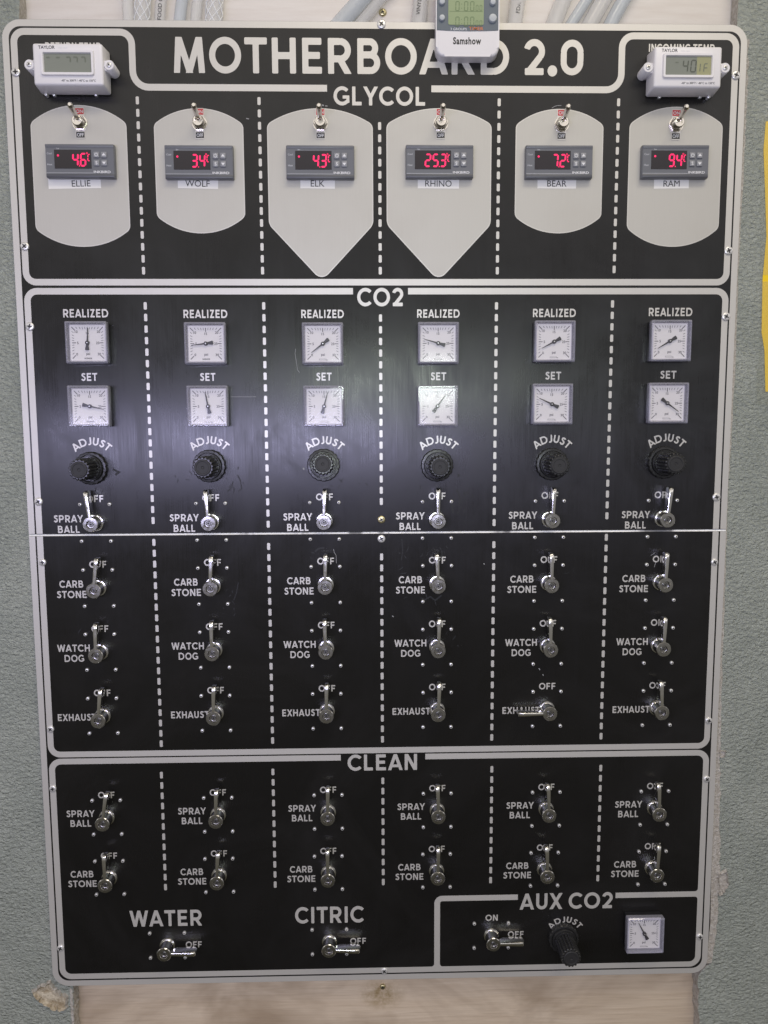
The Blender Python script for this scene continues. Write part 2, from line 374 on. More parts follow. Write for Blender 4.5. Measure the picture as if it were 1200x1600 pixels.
GL = {
 'A': ([Dg(.10, 0, .465, 1), Dg(.83, 0, .465, 1), B(.22, .27, .71, .27, .17)], .93, .0),
 'B': ([B(h, 0, h, 1), B(h, q, .40, q), B(h, .535, .42, .535), B(h, h, .44, h), Ar(.39, .72, .185, -90, 90), Ar(.42, .3125, .2175, -90, 90)], .735, .08),
 'C': ([Ar(.5, .5, .41, 42, 318)], .86, .05),
 'D': ([B(h, 0, h, 1), B(h, q, .42, q), B(h, h, .42, h), Ar(.42, .5, q-.5, -90, 90)], .92, .08),
 'E': ([B(h, 0, h, 1), B(h, q, .62, q), B(h, .51, .57, .51), B(h, h, .63, h)], .63, .08),
 'F': ([B(h, 0, h, 1), B(h, q, .60, q), B(h, .47, .55, .47)], .60, .08),
 'G': ([Ar(.5, .5, .41, 42, 322), B(.53, .44, .93, .44, .17), B(.845, .13, .845, .50, .17)], .93, .05),
 'H': ([B(h, 0, h, 1), B(.67, 0, .67, 1), B(h, .5, .67, .5)], .765, .08),
 'I': ([B(h, 0, h, 1)], .195, .09),
 'J': ([B(.33, .30, .33, 1), Ar(.135, .29, .195, -125, 4)], .43, .05),
 'K': ([B(h, 0, h, 1), Dg(.18, .42, .62, 1), Dg(.26, .55, .66, 0)], .75, .05),
 'L': ([B(h, 0, h, 1), B(h, h, .56, h)], .56, .07),
 'M': ([Dg(.10, 0, .175, 1, .05), Dg(.175, 1, .5, .05, .1), Dg(.825, 1, .5, .05, .1), Dg(.90, 0, .825, 1, .05)], 1.0, .06),
 'N': ([B(h, 0, h, 1), B(.68, 0, .68, 1), Dg(.12, .98, .655, .02, .05)], .775, .08),
 'O': ([Ar(.5, .5, .4125, 0, 360)], 1.0, .045),
 'P': ([B(h, 0, h, 1), B(h, q, .40, q), B(h, .42, .40, .42), Ar(.40, (q+.42)/2, (q-.42)/2, -90, 90)], .74, .07),
 'R': ([B(h, 0, h, 1), B(h, q, .40, q), B(h, .42, .40, .42), Ar(.40, (q+.42)/2, (q-.42)/2, -90, 90), Dg(.38, .42, .645, 0, .1, -.0)], .75, .07),
 'S': ([('P', [(.55, .80), (.50, .855), (.42, .895), (.33, .903), (.24, .885), (.165, .83), (.14, .745), (.165, .665), (.24, .60), (.34, .55), (.45, .485), (.515, .40), (.525, .295), (.48, .18), (.40, .115), (.30, .095), (.20, .12), (.12, .18), (.07, .24)])], .62, .05),
 'T': ([B(.36, 0, .36, 1), B(0, q, .72, q)], .72, .03),
 'U': ([B(h, .36, h, 1), B(.63, .36, .63, 1), Ar((h+.63)/2, .3625, (.63-h)/2, 180, 360)], .725, .08),
 'W': ([Dg(.09, 1, .34, 0), Dg(.605, .98, .34, 0, .06), Dg(.605, .98, .87, 0, .06), Dg(1.12, 1, .87, 0)], 1.21, .01),
 'X': ([Dg(.11, 0, .72, 1), Dg(.72, 0, .11, 1)], .83, .01),
 'Y': ([Dg(.09, 1, .42, .43, .05), Dg(.75, 1, .42, .43, .05), B(.42, 0, .42, .48)], .84, .0),
 'Z': ([B(.06, q, .66, q), B(.04, h, .67, h), Dg(.13, .05, .57, .95, .03)], .70, .05),
 '0': ([Ar(.36, .63, .2725, 0, 180), Ar(.36, .37, .2725, 180, 360), B(.0875, .36, .0875, .64), B(.6325, .36, .6325, .64)], .72, .06),
 '2': ([Ar(.33, .665, .2475, -38, 165), ('P', [(.525, .515), (.40, .37), (.26, .215), (.13, .07)]), B(.03, h, .64, h)], .65, .06),
 '.': ([Ar(.12, .12, .06, 0, 360)], .24, .05),
 '1': ([B(.22, 0, .22, 1), Dg(.05, .78, .22, .95, .0)], .32, .06),
}
GC = {}
def glyph(ch):
    if ch in GC: return GC[ch]
    prims, w, sb = GL[ch]
    st = 0.022
    xs = np.arange(-0.14, w+0.15, st); ys = np.arange(-0.0853, 1.09, st)
    X, Y = np.meshgrid(xs, ys)
    d = np.full(X.shape, 9.0)
    for p in prims:
        k = p[0]
        if k == 'B': e = s_box(X, Y, *p[1:])
        elif k == 'D': e = np.maximum(s_box(X, Y, *p[1:], rc=0.0), np.maximum(-Y, Y-1))
        elif k == 'A': e = s_arc(X, Y, *p[1:])
        else: e = s_poly(X, Y, p[1])
        d = np.minimum(d, e)
    d = d + 1e-7
    # marching squares -> closed loops
    def pt(i0, j0, i1, j1):
        a, b2 = d[j0, i0], d[j1, i1]; s = a/(a-b2)
        return (xs[i0]+(xs[i1]-xs[i0])*s, ys[j0]+(ys[j1]-ys[j0])*s)
    nxt = {}; pos = {}
    ny, nx = d.shape
    for j in range(ny-1):
        for i in range(nx-1):
            c = [(i, j), (i+1, j), (i+1, j+1), (i, j+1)]
            ins = [d[y, x] < 0 for x, y in c]
            if all(ins) or not any(ins): continue
            outs, inn = [], []
            for k in range(4):
                a, b2 = c[k], c[(k+1) % 4]
                if ins[k] != ins[(k+1) % 4]:
                    key = tuple(sorted((a, b2))); pos[key] = pt(*key[0], *key[1])
                    (outs if ins[k] else inn).append(key)
            if len(outs) == 1: nxt[outs[0]] = inn[0]
            else:
                # saddle: pair each exit with the following entry
                ks = []
                for k in range(4): ks.append(tuple(sorted((c[k], c[(k+1) % 4]))))
                for o_ in outs:
                    nxt[o_] = ks[(ks.index(o_)+1) % 4]
    loops = []
    while nxt:
        k0 = next(iter(nxt)); k = k0; lp = []
        while k in nxt:
            lp.append(pos[k]); k = nxt.pop(k)
        if len(lp) > 3:
            sim = []
            for p in lp:      # drop points that lie on the line of their neighbours
                sim.append(p)
                while len(sim) > 2:
                    (ax, ay), (bx, by), (cx, cy) = sim[-3:]
                    L = math.hypot(cx-ax, cy-ay)
                    if L < 0.35 and abs((bx-ax)*(cy-ay)-(by-ay)*(cx-ax))/max(L, 1e-9) < 0.0012: sim.pop(-2)
                    else: break
            loops.append(sim)
    GC[ch] = (polyfill(loops), w, sb); return GC[ch]
def letter_width(text, sp=0.045):
    x = 0
    for ch in text:
        if ch == ' ': x += 0.30; continue
        _, w, sb = glyph(ch); x += w+2*sb+sp
    return x-sp
def letters(mb, text, cu, cv, width, height, m='aluminium', d=0.0002, skew=0.0):
    n = letter_width(text); kx = width/n; x = 0
    for ch in text:
        if ch == ' ': x += 0.30; continue
        tr, w, sb = glyph(ch)
        mb.sheet(tr, m, d, lambda a, c, x=x+sb: (cu+(x+a)*kx-width/2, cv+(c-0.5)*height))
        x += w+2*sb+0.045
def arc_letters(mb, text, cu, cv, r, height, m='aluminium', d=0.0002, span=None):
    k = height; n = letter_width(text)*k
    sc = (R_(span)*(r+height*0.4)/n) if span else 1
    x = -n/2
    for ch in text:
        tr, w, sb = glyph(ch)
        mid = (x+(sb+w/2)*k)*sc/(r+height*0.4)
        c, s = math.cos(-mid), math.sin(-mid)
        def f(a, b2):
            X = (a-w/2)*k*min(sc, 1.08); Y = r+b2*height
            return cu+X*c-Y*s, cv+X*s+Y*c
        mb.sheet(tr, m, d, f)
        x += (w+2*sb+0.045)*k
TXT = {}
def plain(mb, text, cu, cv, height, m, d, width=None, align='C', bold=0.0, space=1.0):
    """plain sans text from the built-in typeface, cap height given"""
    key = (text, bold, space)
    if key not in TXT:
        cd = bpy.data.curves.new('text', 'FONT'); cd.body = text; cd.size = 1; cd.offset = bold; cd.space_character = space
        cd.resolution_u = 3
        o = bpy.data.objects.new('text', cd); COL.objects.link(o)
        dg = bpy.context.evaluated_depsgraph_get()
        me = bpy.data.meshes.new_from_object(o.evaluated_get(dg))
        V = [(v.co.x, v.co.y) for v in me.vertices]; T = [tuple(p.vertices) for p in me.polygons]
        bpy.data.objects.remove(o); bpy.data.curves.remove(cd); bpy.data.meshes.remove(me)
        TXT[key] = (V, T)
    V, T = TXT[key]
    x0 = min(p[0] for p in V); x1 = max(p[0] for p in V)
    k = height/0.727; kx = (width/(x1-x0)) if width else k
    off = {'C': (x0+x1)/2, 'L': x0, 'R': x1}[align]
    mb.sheet((V, T), m, d, lambda a, c: (cu+(a-off)*kx, cv+c*k-height/2))
SEG = {'0': 'abcdef', '1': 'bc', '2': 'abged', '3': 'abgcd', '4': 'fgbc', '5': 'afgcd', '6': 'afgedc', '7': 'abc', '8': 'abcdefg', '9': 'abcfgd', 'C': 'adef', 'F': 'aefg', '-': 'g'}
def digit(mb, ch, cu, cv, w, hh, th, m, d, slant=0.12, keep=None):
    g = th*0.12
    def bar(x0, y0, x1, y1):
        horiz = abs(y1-y0) < 1e-9
        if horiz: pts = [(x0+g, y0), (x0+g+th/2, y0+th/2), (x1-g-th/2, y0+th/2), (x1-g, y0), (x1-g-th/2, y0-th/2), (x0+g+th/2, y0-th/2)]
        else: pts = [(x0, y0+g), (x0+th/2, y0+g+th/2), (x0+th/2, y1-g-th/2), (x0, y1-g), (x0-th/2, y1-g-th/2), (x0-th/2, y0+g+th/2)]
        mb.face([(cu+x+slant*y, cv+y, d) for x, y in pts], m)
    a, b2 = w/2, hh/2
    S7 = {'a': (-a, b2, a, b2), 'g': (-a, 0, a, 0), 'd': (-a, -b2, a, -b2), 'f': (-a, 0, -a, b2), 'e': (-a, -b2, -a, 0), 'b': (a, 0, a, b2), 'c': (a, -b2, a, 0)}
    for k in SEG[ch]:
        if keep and k not in keep: continue
        bar(*S7[k])

# ------------------------------------------------------------------ the setting: wall, board, hoses, notice
YW, YB = 0.005, 0.022           # wall face and board face behind the panel front
def jitter(pts, amp, n):
    out = []
    for (x0, z0), (x1, z1) in zip(pts, pts[1:]):
        for k in range(n):
            f = k/n; out.append((x0+(x1-x0)*f+random.uniform(-amp, amp), z0+(z1-z0)*f))
    return out+[pts[-1]]
def yp(px, py, y): return at(px, py, -y)
LE = jitter([(yp(31, 2, YW)[0], 1.32), yp(31, 30, YW), yp(62, 800, YW), yp(114, 1546, YW), yp(116, 1600, YW), (yp(118, 1640, YW)[0], -0.22)], 0.0011, 14)
RE = jitter([(yp(1152, 2, YW)[0], 1.32), yp(1153, 30, YW), yp(1152, 110, YW), yp(1157, 300, YW), yp(1134, 800, YW), yp(1123, 1170, YW), yp(1118, 1330, YW), yp(1112, 1500, YW), yp(1091, 1525, YW), yp(1092, 1600, YW), (yp(1093, 1640, YW)[0], -0.22)], 0.0011, 10)
mb = MB()
def strip(poly, xo):
    for (x0, z0), (x1, z1) in zip(poly, poly[1:]):
        a = [(x0, z0, -YW), (x1, z1, -YW), (xo, z1, -YW), (xo, z0, -YW)]
        f = mb.face(a, 'wall_paint'); f.normal_update()
        if f.normal.y > 0: f.normal_flip()
        mb.face([(x0, z0, -YW), (x1, z1, -YW), (x1, z1, -YW-0.016), (x0, z0, -YW-0.016)], 'gypsum')
strip(LE, -0.45); strip(RE, 1.23)
mb.box(-0.45, 1.23, 1.322, 1.5, -YW-0.016, -YW, 'wall_paint'); mb.box(-0.45, 1.23, -0.42, -0.222, -YW-0.016, -YW, 'wall_paint')
wall = mb.build('painted_wall', smooth=0)
tag(wall, 'grey green textured wall cut open around the black control panel', 'wall')
# ragged pale paper along the cut on the right
mb = MB()
path = [at(1166, 62, -YW), at(1164, 120, -YW), at(1163, 190, -YW), at(1160, 250, -YW), at(1152, 420, -YW), at(1146, 600, -YW), at(1136, 760, -YW), at(1131, 900, -YW), at(1127, 1010, -YW), at(1122, 1150, -YW), at(1121, 1220, -YW), at(1121, 1300, -YW), at(1118, 1380, -YW), at(1117, 1440, -YW), at(1110, 1510, -YW)]
wid = [2.5, 3.0, 1.5, 2.0, 1.2, 1.0, 1.2, 1.6, 2.4, 2.6, 3.6, 3.2, 4.4, 3.0, 1.0]
L1, R1 = [], []
for i, ((x0, z0), (x1, z1)) in enumerate(zip(path, path[1:])):
    for k in range(12):
        f = k/12; w_ = (wid[i]*(1-f)+wid[i+1]*f)*0.001*random.uniform(0.55, 1.25)
        x, z = x0+(x1-x0)*f, z0+(z1-z0)*f
        L1.append((x-0.006, z)); R1.append((x+w_+random.uniform(-.0004, .0004), z))
for i in range(len(L1)-1):
    mb.face([(*L1[i], -YW+0.0012), (*R1[i], -YW+0.0009), (*R1[i+1], -YW+0.0009), (*L1[i+1], -YW+0.0012)], 'gypsum')
    mb.face([(*R1[i], -YW+0.0009), (*R1[i], -YW-0.001), (*R1[i+1], -YW-0.001), (*R1[i+1], -YW+0.0009)], 'gypsum')
mb.build('torn_edge', wall)
def blob(pts, mname, thick, name, ratio=0.85, jit=0.0012, n=5):
    P = [at(*p, -YW) for p in pts]; out = []
    for i in range(len(P)):
        (x0, z0), (x1, z1) = P[i], P[(i+1) % len(P)]
        for k in range(n):
            f = k/n; out.append((x0+(x1-x0)*f+random.uniform(-jit, jit), z0+(z1-z0)*f+random.uniform(-jit, jit)))
    cx = sum(p[0] for p in out)/len(out); cz = sum(p[1] for p in out)/len(out)
    b = MB(); inner = [(cx+(x-cx)*ratio, cz+(z-cz)*ratio) for x, z in out]
    deep = [(cx+(x-cx)*ratio*0.86+random.uniform(-jit, jit)*.5, cz+(z-cz)*ratio*0.86) for x, z in out]
    N = len(out)
    for i in range(N):
        j = (i+1) % N
        b.face([(*out[i], -YW-0.001), (*out[j], -YW-0.001), (*inner[j], -YW+thick), (*inner[i], -YW+thick)], 'gypsum')
        b.face([(*inner[i], -YW+thick), (*inner[j], -YW+thick), (*deep[j], -YW+0.0003), (*deep[i], -YW+0.0003)], mname)
    b.sheet(polyfill([deep]), mname, -YW+0.0003)
    return b.build(name, wall)
blob([(48, 1546), (60, 1540), (70, 1535), (80, 1530), (84, 1540), (96, 1549), (106, 1556), (107, 1574), (96, 1579), (82, 1574), (68, 1566), (58, 1558)], 'torn_paper', 0.0045, 'plaster_chip', 0.90, 0.0016, 6)
blob([(1121, 1362), (1134, 1358), (1138, 1368), (1137, 1384), (1131, 1394), (1121, 1402)], 'gypsum', 0.003, 'plaster_chip')
blob([(1123, 1174), (1134, 1172), (1131, 1182), (1123, 1184)], 'gypsum', 0.002, 'plaster_chip')
blob([(109, 1542), (113, 1542), (115, 1575), (117, 1606), (113, 1606), (110, 1570)], 'gypsum', 0.0004, 'torn_edge', 0.9, 0.0006)
# board behind, bare plywood below and a painted strip at the top
b0 = one('plywood_board', None, lambda b: b.box(-0.02, 0.80, -0.25, 1.02, -YB-0.012, -YB, 'plywood', 0.0008))
tag(b0, 'bare pale plywood board showing beneath the panel, rust stained at the screw', 'board')
b1 = one('painted_board', None, lambda b: b.box(-0.02, 0.80, 1.0215, 1.34, -YB-0.012, -YB, 'painted_board', 0.0008))
tag(b1, 'cream painted board showing above the top edge of the panel', 'board')

def screw_bm(b, r, hgt, head='steel', cross=True, n=20, rot=0.6, cu=0, cv=0, d0=0):
    b.lathe([(r, d0), (r, d0+hgt*0.45), (r*0.86, d0+hgt*0.8), (r*0.6, d0+hgt)], head, cu, cv, n)
    if cross:
        for k in (0, 1): b.box(cu-r*0.52, cu+r*0.52, cv-r*0.13, cv+r*0.13, d0+hgt*0.6, d0+hgt+0.00008*(k+1), 'recess_shade', rot=rot+k*math.pi/2)
def loose_screw(px, py, label, r, y, headmat='brass'):
    u, v = at(px, py, -y)
    o = empty('screw', (u, v), label, 'screw', y=y)
    one('screw_head', o, lambda b: b.lathe([(r, 0), (r, 0.0008), (r*0.85, 0.0018), (r*0.55, 0.0024)], headmat, n=20))
    def rc(b):
        for k in (0, 1): b.box(-r*0.55, r*0.55, -r*0.14, r*0.14, 0.0012, 0.0025+0.0001*k, 'recess_shade', rot=0.4+k*math.pi/2)
    one('recess_shade', o, rc)
loose_screw(598, 20, 'brass screw in the cream board above the panel top', 0.0042, YB)
loose_screw(598, 1541, 'brass screw with rust stain in plywood under the panel', 0.0036, YB)

def hose(pts, r, label, mname='clear_hose', braid=False, text=None):
    """pts: photo pixels with distance y behind the panel front"""
    P = [Vector((*[yp(px, py, y)[0]], y, yp(px, py, y)[1])) for px, py, y in pts]
    path = []
    for i in range(len(P)-1):
        p0 = P[max(i-1, 0)]; p1 = P[i]; p2 = P[i+1]; p3 = P[min(i+2, len(P)-1)]
        for k in range(8):
            f = k/8
            path.append(0.5*((2*p1)+(p2-p0)*f+(2*p0-5*p1+4*p2-p3)*f*f+(3*p1-p0-3*p2+p3)*f**3))
    path.append(P[-1])
    o = empty('plastic_hose', (P[0].x, P[0].z), label, 'hose', 'clear hoses behind the panel', y=P[0].y)
    off = Vector(o.location)
    path = [p-off for p in path]
    one('hose_wall', o, lambda b: b.tube(path, r, mname))
    if braid:
        def br(b):
            for s in range(6):
                for dr in (1, -1):
                    q = []
                    for i, p in enumerate(path):
                        tg = (path[min(i+1, len(path)-1)]-path[max(i-1, 0)]).normalized()
                        a = tg.cross(Vector((0, 1, 0.02))).normalized(); c = tg.cross(a).normalized()
                        an = s*math.pi/3+dr*i*0.35
                        q.append(p+(a*math.cos(an)+c*math.sin(an))*r*1.01)
                    b.tube(q, 0.0004, 'hose_braid', 4)
        one('braid', o, br)
    if text:
        def tx(b):
            ln = (path[-1]-path[0]); L = ln.length; e = ln.normalized(); sd = Vector((e.z, 0, -e.x))
            tmp = MB(); plain(tmp, text, 0, 0, 0.0042, 'print_black', 0, bold=0.01)
            for f in tmp.bm.faces:
                vs = [b.bm.verts.new(path[0]+e*(L*0.55+v.co.x)-sd*(v.co.z)+Vector((0, -r-0.0003, 0))) for v in f.verts]
                g = b.bm.faces.new(vs); g.material_index = b.mi('print_black')
            tmp.bm.free()
        one('hose_print', o, tx)
    return o
hose([(203, 70, .013), (201, 30, .012), (197, -30, .011), (193, -70, .01)], .0060, 'clear hose, leftmost of the left bundle above the panel')
hose([(222, 70, .013), (222, 30, .012), (224, -30, .011), (226, -70, .01)], .0080, 'braided clear hose, wide, second in the left bundle', braid=True)
hose([(249, 70, .014), (250, 30, .013), (254, -30, .012), (257, -70, .011)], .0060, 'clear hose with dark print in the left bundle above the panel', text='FOOD GRADE 3/8 ID')
hose([(277, 70, .013), (281, 30, .012), (288, -30, .011), (294, -70, .01)], .0062, 'blue tinged clear hose in the left bundle above the panel', 'clear_hose_blue')
hose([(303, 70, .014), (306, 30, .013), (312, -30, .012), (316, -70, .011)], .0058, 'narrow clear hose beside the rightmost braided hose, left bundle')
hose([(333, 70, .013), (334, 30, .012), (337, -30, .011), (339, -70, .01)], .0088, 'braided clear hose, rightmost of the left bundle', braid=True)
hose([(505, 66, .013), (541, 26, .0115), (590, -30, .008), (625, -70, .004)], .0085, 'blue grey slanting hose left of the brass screw', 'clear_hose_blue')
hose([(538, 66, .014), (569, 30, .013), (618, -30, .012), (650, -70, .011)], .0058, 'clear slanting hose touching the brass screw above the panel')
hose([(648, 70, .013), (655, 30, .013), (659, -30, .012), (662, -70, .012)], .0085, 'clear printed hose just left of the white timer', text='VINYL 1/2 ID  FDA')
hose([(800, 70, .014), (805, 30, .013), (813, -30, .012), (820, -70, .012)], .0085, 'clear hose just right of the white timer', text='FDA VINYL TUBE')
hose([(855, 70, .013), (868, 30, .012), (893, -30, .010), (910, -70, .008)], .0088, 'clear hose, leftmost of the slanting right bundle')
hose([(873, 70, .014), (897, 30, .0135), (936, -30, .013), (960, -70, .013)], .0058, 'blue tinged narrow hose in the slanting right bundle', 'clear_hose_blue')
hose([(905, 70, .013), (926, 30, .012), (960, -30, .010), (982, -70, .008)], .0085, 'wide clear hose in the middle of the slanting right bundle')
hose([(940, 70, .014), (958, 30, .013), (992, -30, .012), (1015, -70, .011)], .0075, 'blue grey hose, rightmost of the slanting right bundle', 'clear_hose_blue')

# notice at the right edge of the picture
nz = empty('wall_notice', at(1200, 640, -YW), 'yellow notice in clear tape on the wall right of the panel', 'notice', y=YW)
nu, nv = nz.location.x, nz.location.z
x0, z1 = at(1191, 192, -YW); x1, z0 = at(1196, 612, -YW)
PQ = [(at(x, y, -YW)[0]-nu, at(x, y, -YW)[1]-nv) for x, y in ((1196, 190), (1192.5, 235), (1195, 300), (1197, 370), (1191, 436), (1189.5, 520), (1194, 548), (1195.5, 612))]
one('paper_sheet', nz, lambda b: b.prism(PQ+[(PQ[-1][0]+.15, PQ[-1][1]), (PQ[0][0]+.15, PQ[0][1])], 0.0004, 0.0008, 'yellow_paper'))
one('clear_tape', nz, lambda b: b.prism([(at(1188, 520, -YW)[0]-nu, at(1188, 520, -YW)[1]-nv), (at(1182, 590, -YW)[0]-nu, at(1182, 590, -YW)[1]-nv), (at(1181, 632, -YW)[0]-nu, at(1181, 632, -YW)[1]-nv), (0.12, at(1181, 645, -YW)[1]-nv), (0.12, at(1188, 440, -YW)[1]-nv), (at(1188, 440, -YW)[0]-nu, at(1188, 440, -YW)[1]-nv)], 0.0012, 0.0015, 'clear_tape'))
one('clear_sleeve', nz, lambda b: b.prism([(at(1188, 180, -YW)[0]-nu, at(1188, 180, -YW)[1]-nv), (at(1187, 430, -YW)[0]-nu, at(1187, 430, -YW)[1]-nv), (.13, at(1187, 430, -YW)[1]-nv), (.13, at(1188, 180, -YW)[1]-nv)], 0.0009, 0.0011, 'clear_tape'))

# ------------------------------------------------------------------ the two panel sheets
def zz(px, py): return at(px, py)[1]
ZS = zz(600, 830.6)                        # seam
PT = 0.003
def fillet(pts, closed=True, n=8):
    """pts: (x, z, radius) -> polyline with round corners"""
    out = []; N = len(pts)
    for i, (x, z, r) in enumerate(pts):
        if r <= 0 or (not closed and i in (0, N-1)): out.append((x, z)); continue
        p = Vector((x, z)); a = Vector(pts[i-1][:2]); c = Vector(pts[(i+1) % N][:2])
        da, dc = (a-p).normalized(), (c-p).normalized()
        ang = da.angle(dc); L = r/math.tan(ang/2)
        ctr = p+(da+dc).normalized()*(r/math.sin(ang/2))
        s, e = p+da*L-ctr, p+dc*L-ctr
        a0 = math.atan2(s.y, s.x); a1 = math.atan2(e.y, e.x)
        dlt = (a1-a0+math.pi) % (2*math.pi)-math.pi
        for k in range(n+1):
            q = a0+dlt*k/n; out.append((ctr.x+r*math.cos(q), ctr.y+r*math.sin(q)))
    return out
RC = 0.019
up_out = fillet([(0, ZS, 0), (W, ZS, 0), (W, TOP, RC), (0, TOP, RC)])
lo_out = fillet([(0, 0, RC), (W, 0, RC), (W, ZS-0.0022, 0), (0, ZS-0.0022, 0)])
def sheet_panel(pts, label, bevel_top):
    b = MB()
    b.prism(pts, -PT, 0.0, 'panel_black', 0.0003)
    b.bm.normal_update(); b.mi('cut_aluminium')
    for f in b.bm.faces:
        if abs(f.normal.y) < 0.2: f.material_index = b.mi('cut_aluminium')
    return tag(b.build('control_panel', smooth=20), label, 'panel')
up = sheet_panel(up_out, 'upper black panel sheet with MOTHERBOARD title, tank shapes and gauges', False)
lo = sheet_panel(lo_out, 'lower black panel sheet with CLEAN valves and AUX CO2 box', True)
# bright sawn top edge of the lower sheet, standing a little proud
def edge(b):
    n = 60
    for k in range(n):
        x0, x1 = W*k/n, W*(k+1)/n
        b.face([(x0, ZS-0.0023, 0.0001), (x1, ZS-0.0023, 0.0001), (x1, ZS-0.0006, -0.0016), (x0, ZS-0.0006, -0.0016)], 'cut_aluminium')
        b.face([(x0, ZS-0.0006, -0.0016), (x1, ZS-0.0006, -0.0016), (x1, ZS-0.0006, -0.003), (x0, ZS-0.0006, -0.003)], 'cut_aluminium')
one('cut_edge', lo, edge, smooth=0)
def ribbon(b, pts, w, m='aluminium', d=0.0002, closed=False):
    P = [Vector(p) for p in pts]; N = len(P); Lf, Rt = [], []
    for i, p in enumerate(P):
        a = P[i-1] if (i or closed) else p; c = P[(i+1) % N] if (i < N-1 or closed) else p
        t0 = (p-a).normalized() if (p-a).length > 1e-9 else (c-p).normalized()
        t1 = (c-p).normalized() if (c-p).length > 1e-9 else t0
        nn = Vector((-(t0+t1).y, (t0+t1).x)).normalized(); k = 1/max(0.4, nn.dot(Vector((-t0.y, t0.x))))
        Lf.append(p+nn*w/2*k); Rt.append(p-nn*w/2*k)
    for i in range(N if closed else N-1):
        j = (i+1) % N
        f = b.face([(*Lf[i], d), (*Lf[j], d), (*Rt[j], d), (*Rt[i], d)], m); f.normal_update()
        if f.normal.y > 0: f.normal_flip()
BW = 0.0067; LW = 0.0068; LC = BW+0.0019+LW/2       # border width, line width, line centre from the edge
def border(pts_r, pts_open):
    def fn(b): ribbon(b, pts_r, BW)
    return fn
i2 = BW/2+0.0002
up_b = fillet([(i2, ZS+.0002, 0), (i2, TOP-i2, RC-i2), (W-i2, TOP-i2, RC-i2), (W-i2, ZS+.0002, 0)], closed=False)
lo_b = fillet([(i2, ZS-.0025, 0), (i2, i2, RC-i2), (W-i2, i2, RC-i2), (W-i2, ZS-.0025, 0)], closed=False)
one('border_line', up, lambda b: ribbon(b, up_b, BW), smooth=0); one('border_line', lo, lambda b: ribbon(b, lo_b, BW), smooth=0)
XL, XR = LC, W-LC
z1b = zz(600, 441); zct = zz(600, 455); zcb = zz(600, 1172); zkt = zz(600, 1182.8); ztl = zz(600, 138.5)
gl0, gl1 = at(511, 138)[0], at(674, 139)[0]; c0, c1 = at(551.5, 455)[0], at(637.5, 455)[0]; k0, k1 = at(532.5, 1183)[0], at(664.5, 1182)[0]
xt0, xt1 = at(206.7, 90)[0], at(971.5, 90)[0]
fr = 0.0105
one('frame_line', up, lambda b: ribbon(b, fillet([(gl0, ztl, 0), (xt0, ztl, .016), (xt0, TOP-LC, .012), (XL, TOP-LC, fr), (XL, z1b, fr), (XR, z1b, fr), (XR, TOP-LC, fr), (xt1, TOP-LC, .012), (xt1, ztl, .016), (gl1, ztl, 0)], closed=False), LW), smooth=0)
one('frame_line', up, lambda b: ribbon(b, fillet([(c0, zct, 0), (XL, zct, fr), (XL, ZS+.0003, 0)], closed=False), LW), smooth=0)
one('frame_line', up, lambda b: ribbon(b, fillet([(c1, zct, 0), (XR, zct, fr), (XR, ZS+.0003, 0)], closed=False), LW), smooth=0)
one('frame_line', lo, lambda b: ribbon(b, fillet([(XL, ZS-.0026, 0), (XL, zcb, fr), (XR, zcb, fr), (XR, ZS-.0026, 0)], closed=False), LW), smooth=0)
one('frame_line', lo, lambda b: ribbon(b, fillet([(k0, zkt, 0), (XL, zkt, fr), (XL, LC, fr), (XR, LC, fr), (XR, zkt, fr), (k1, zkt, 0)], closed=False), LW), smooth=0)
xa, za = at(683, 1450)[0], zz(870, 1400.5)
xg0, xg1 = at(809, 1401)[0], at(961.7, 1399)[0]
def aux(b):
    ribbon(b, fillet([(xa, LC+LW*0.4, 0), (xa, za, .006), (xg0, za, 0)], closed=False), LW, d=0.00024)
    corner(b, ((xa-LW/2, LC+LW/2, -1, 1), (xa+LW/2, LC+LW/2, 1, 1)))
def aux2(b):
    ribbon(b, [(xg1, za), (XR-LW*0.4, za)], LW, d=0.00024)
    corner(b, ((XR-LW/2, za+LW/2, -1, 1), (XR-LW/2, za-LW/2, -1, -1)))
def corner(b, lst):
    for (cx, cz, sx, sz) in lst:
        r = 0.0035; pts = [(cx, cz), (cx+sx*r, cz)]+[(cx+sx*r-sx*r*math.sin(a*math.pi/12), cz+sz*r-sz*r*math.cos(a*math.pi/12)) for a in range(1, 6)]+[(cx, cz+sz*r)]
        b.sheet(polyfill([pts]), 'aluminium', 0.0002)
one('frame_line', lo, aux, smooth=0); one('frame_line', lo, aux2, smooth=0)
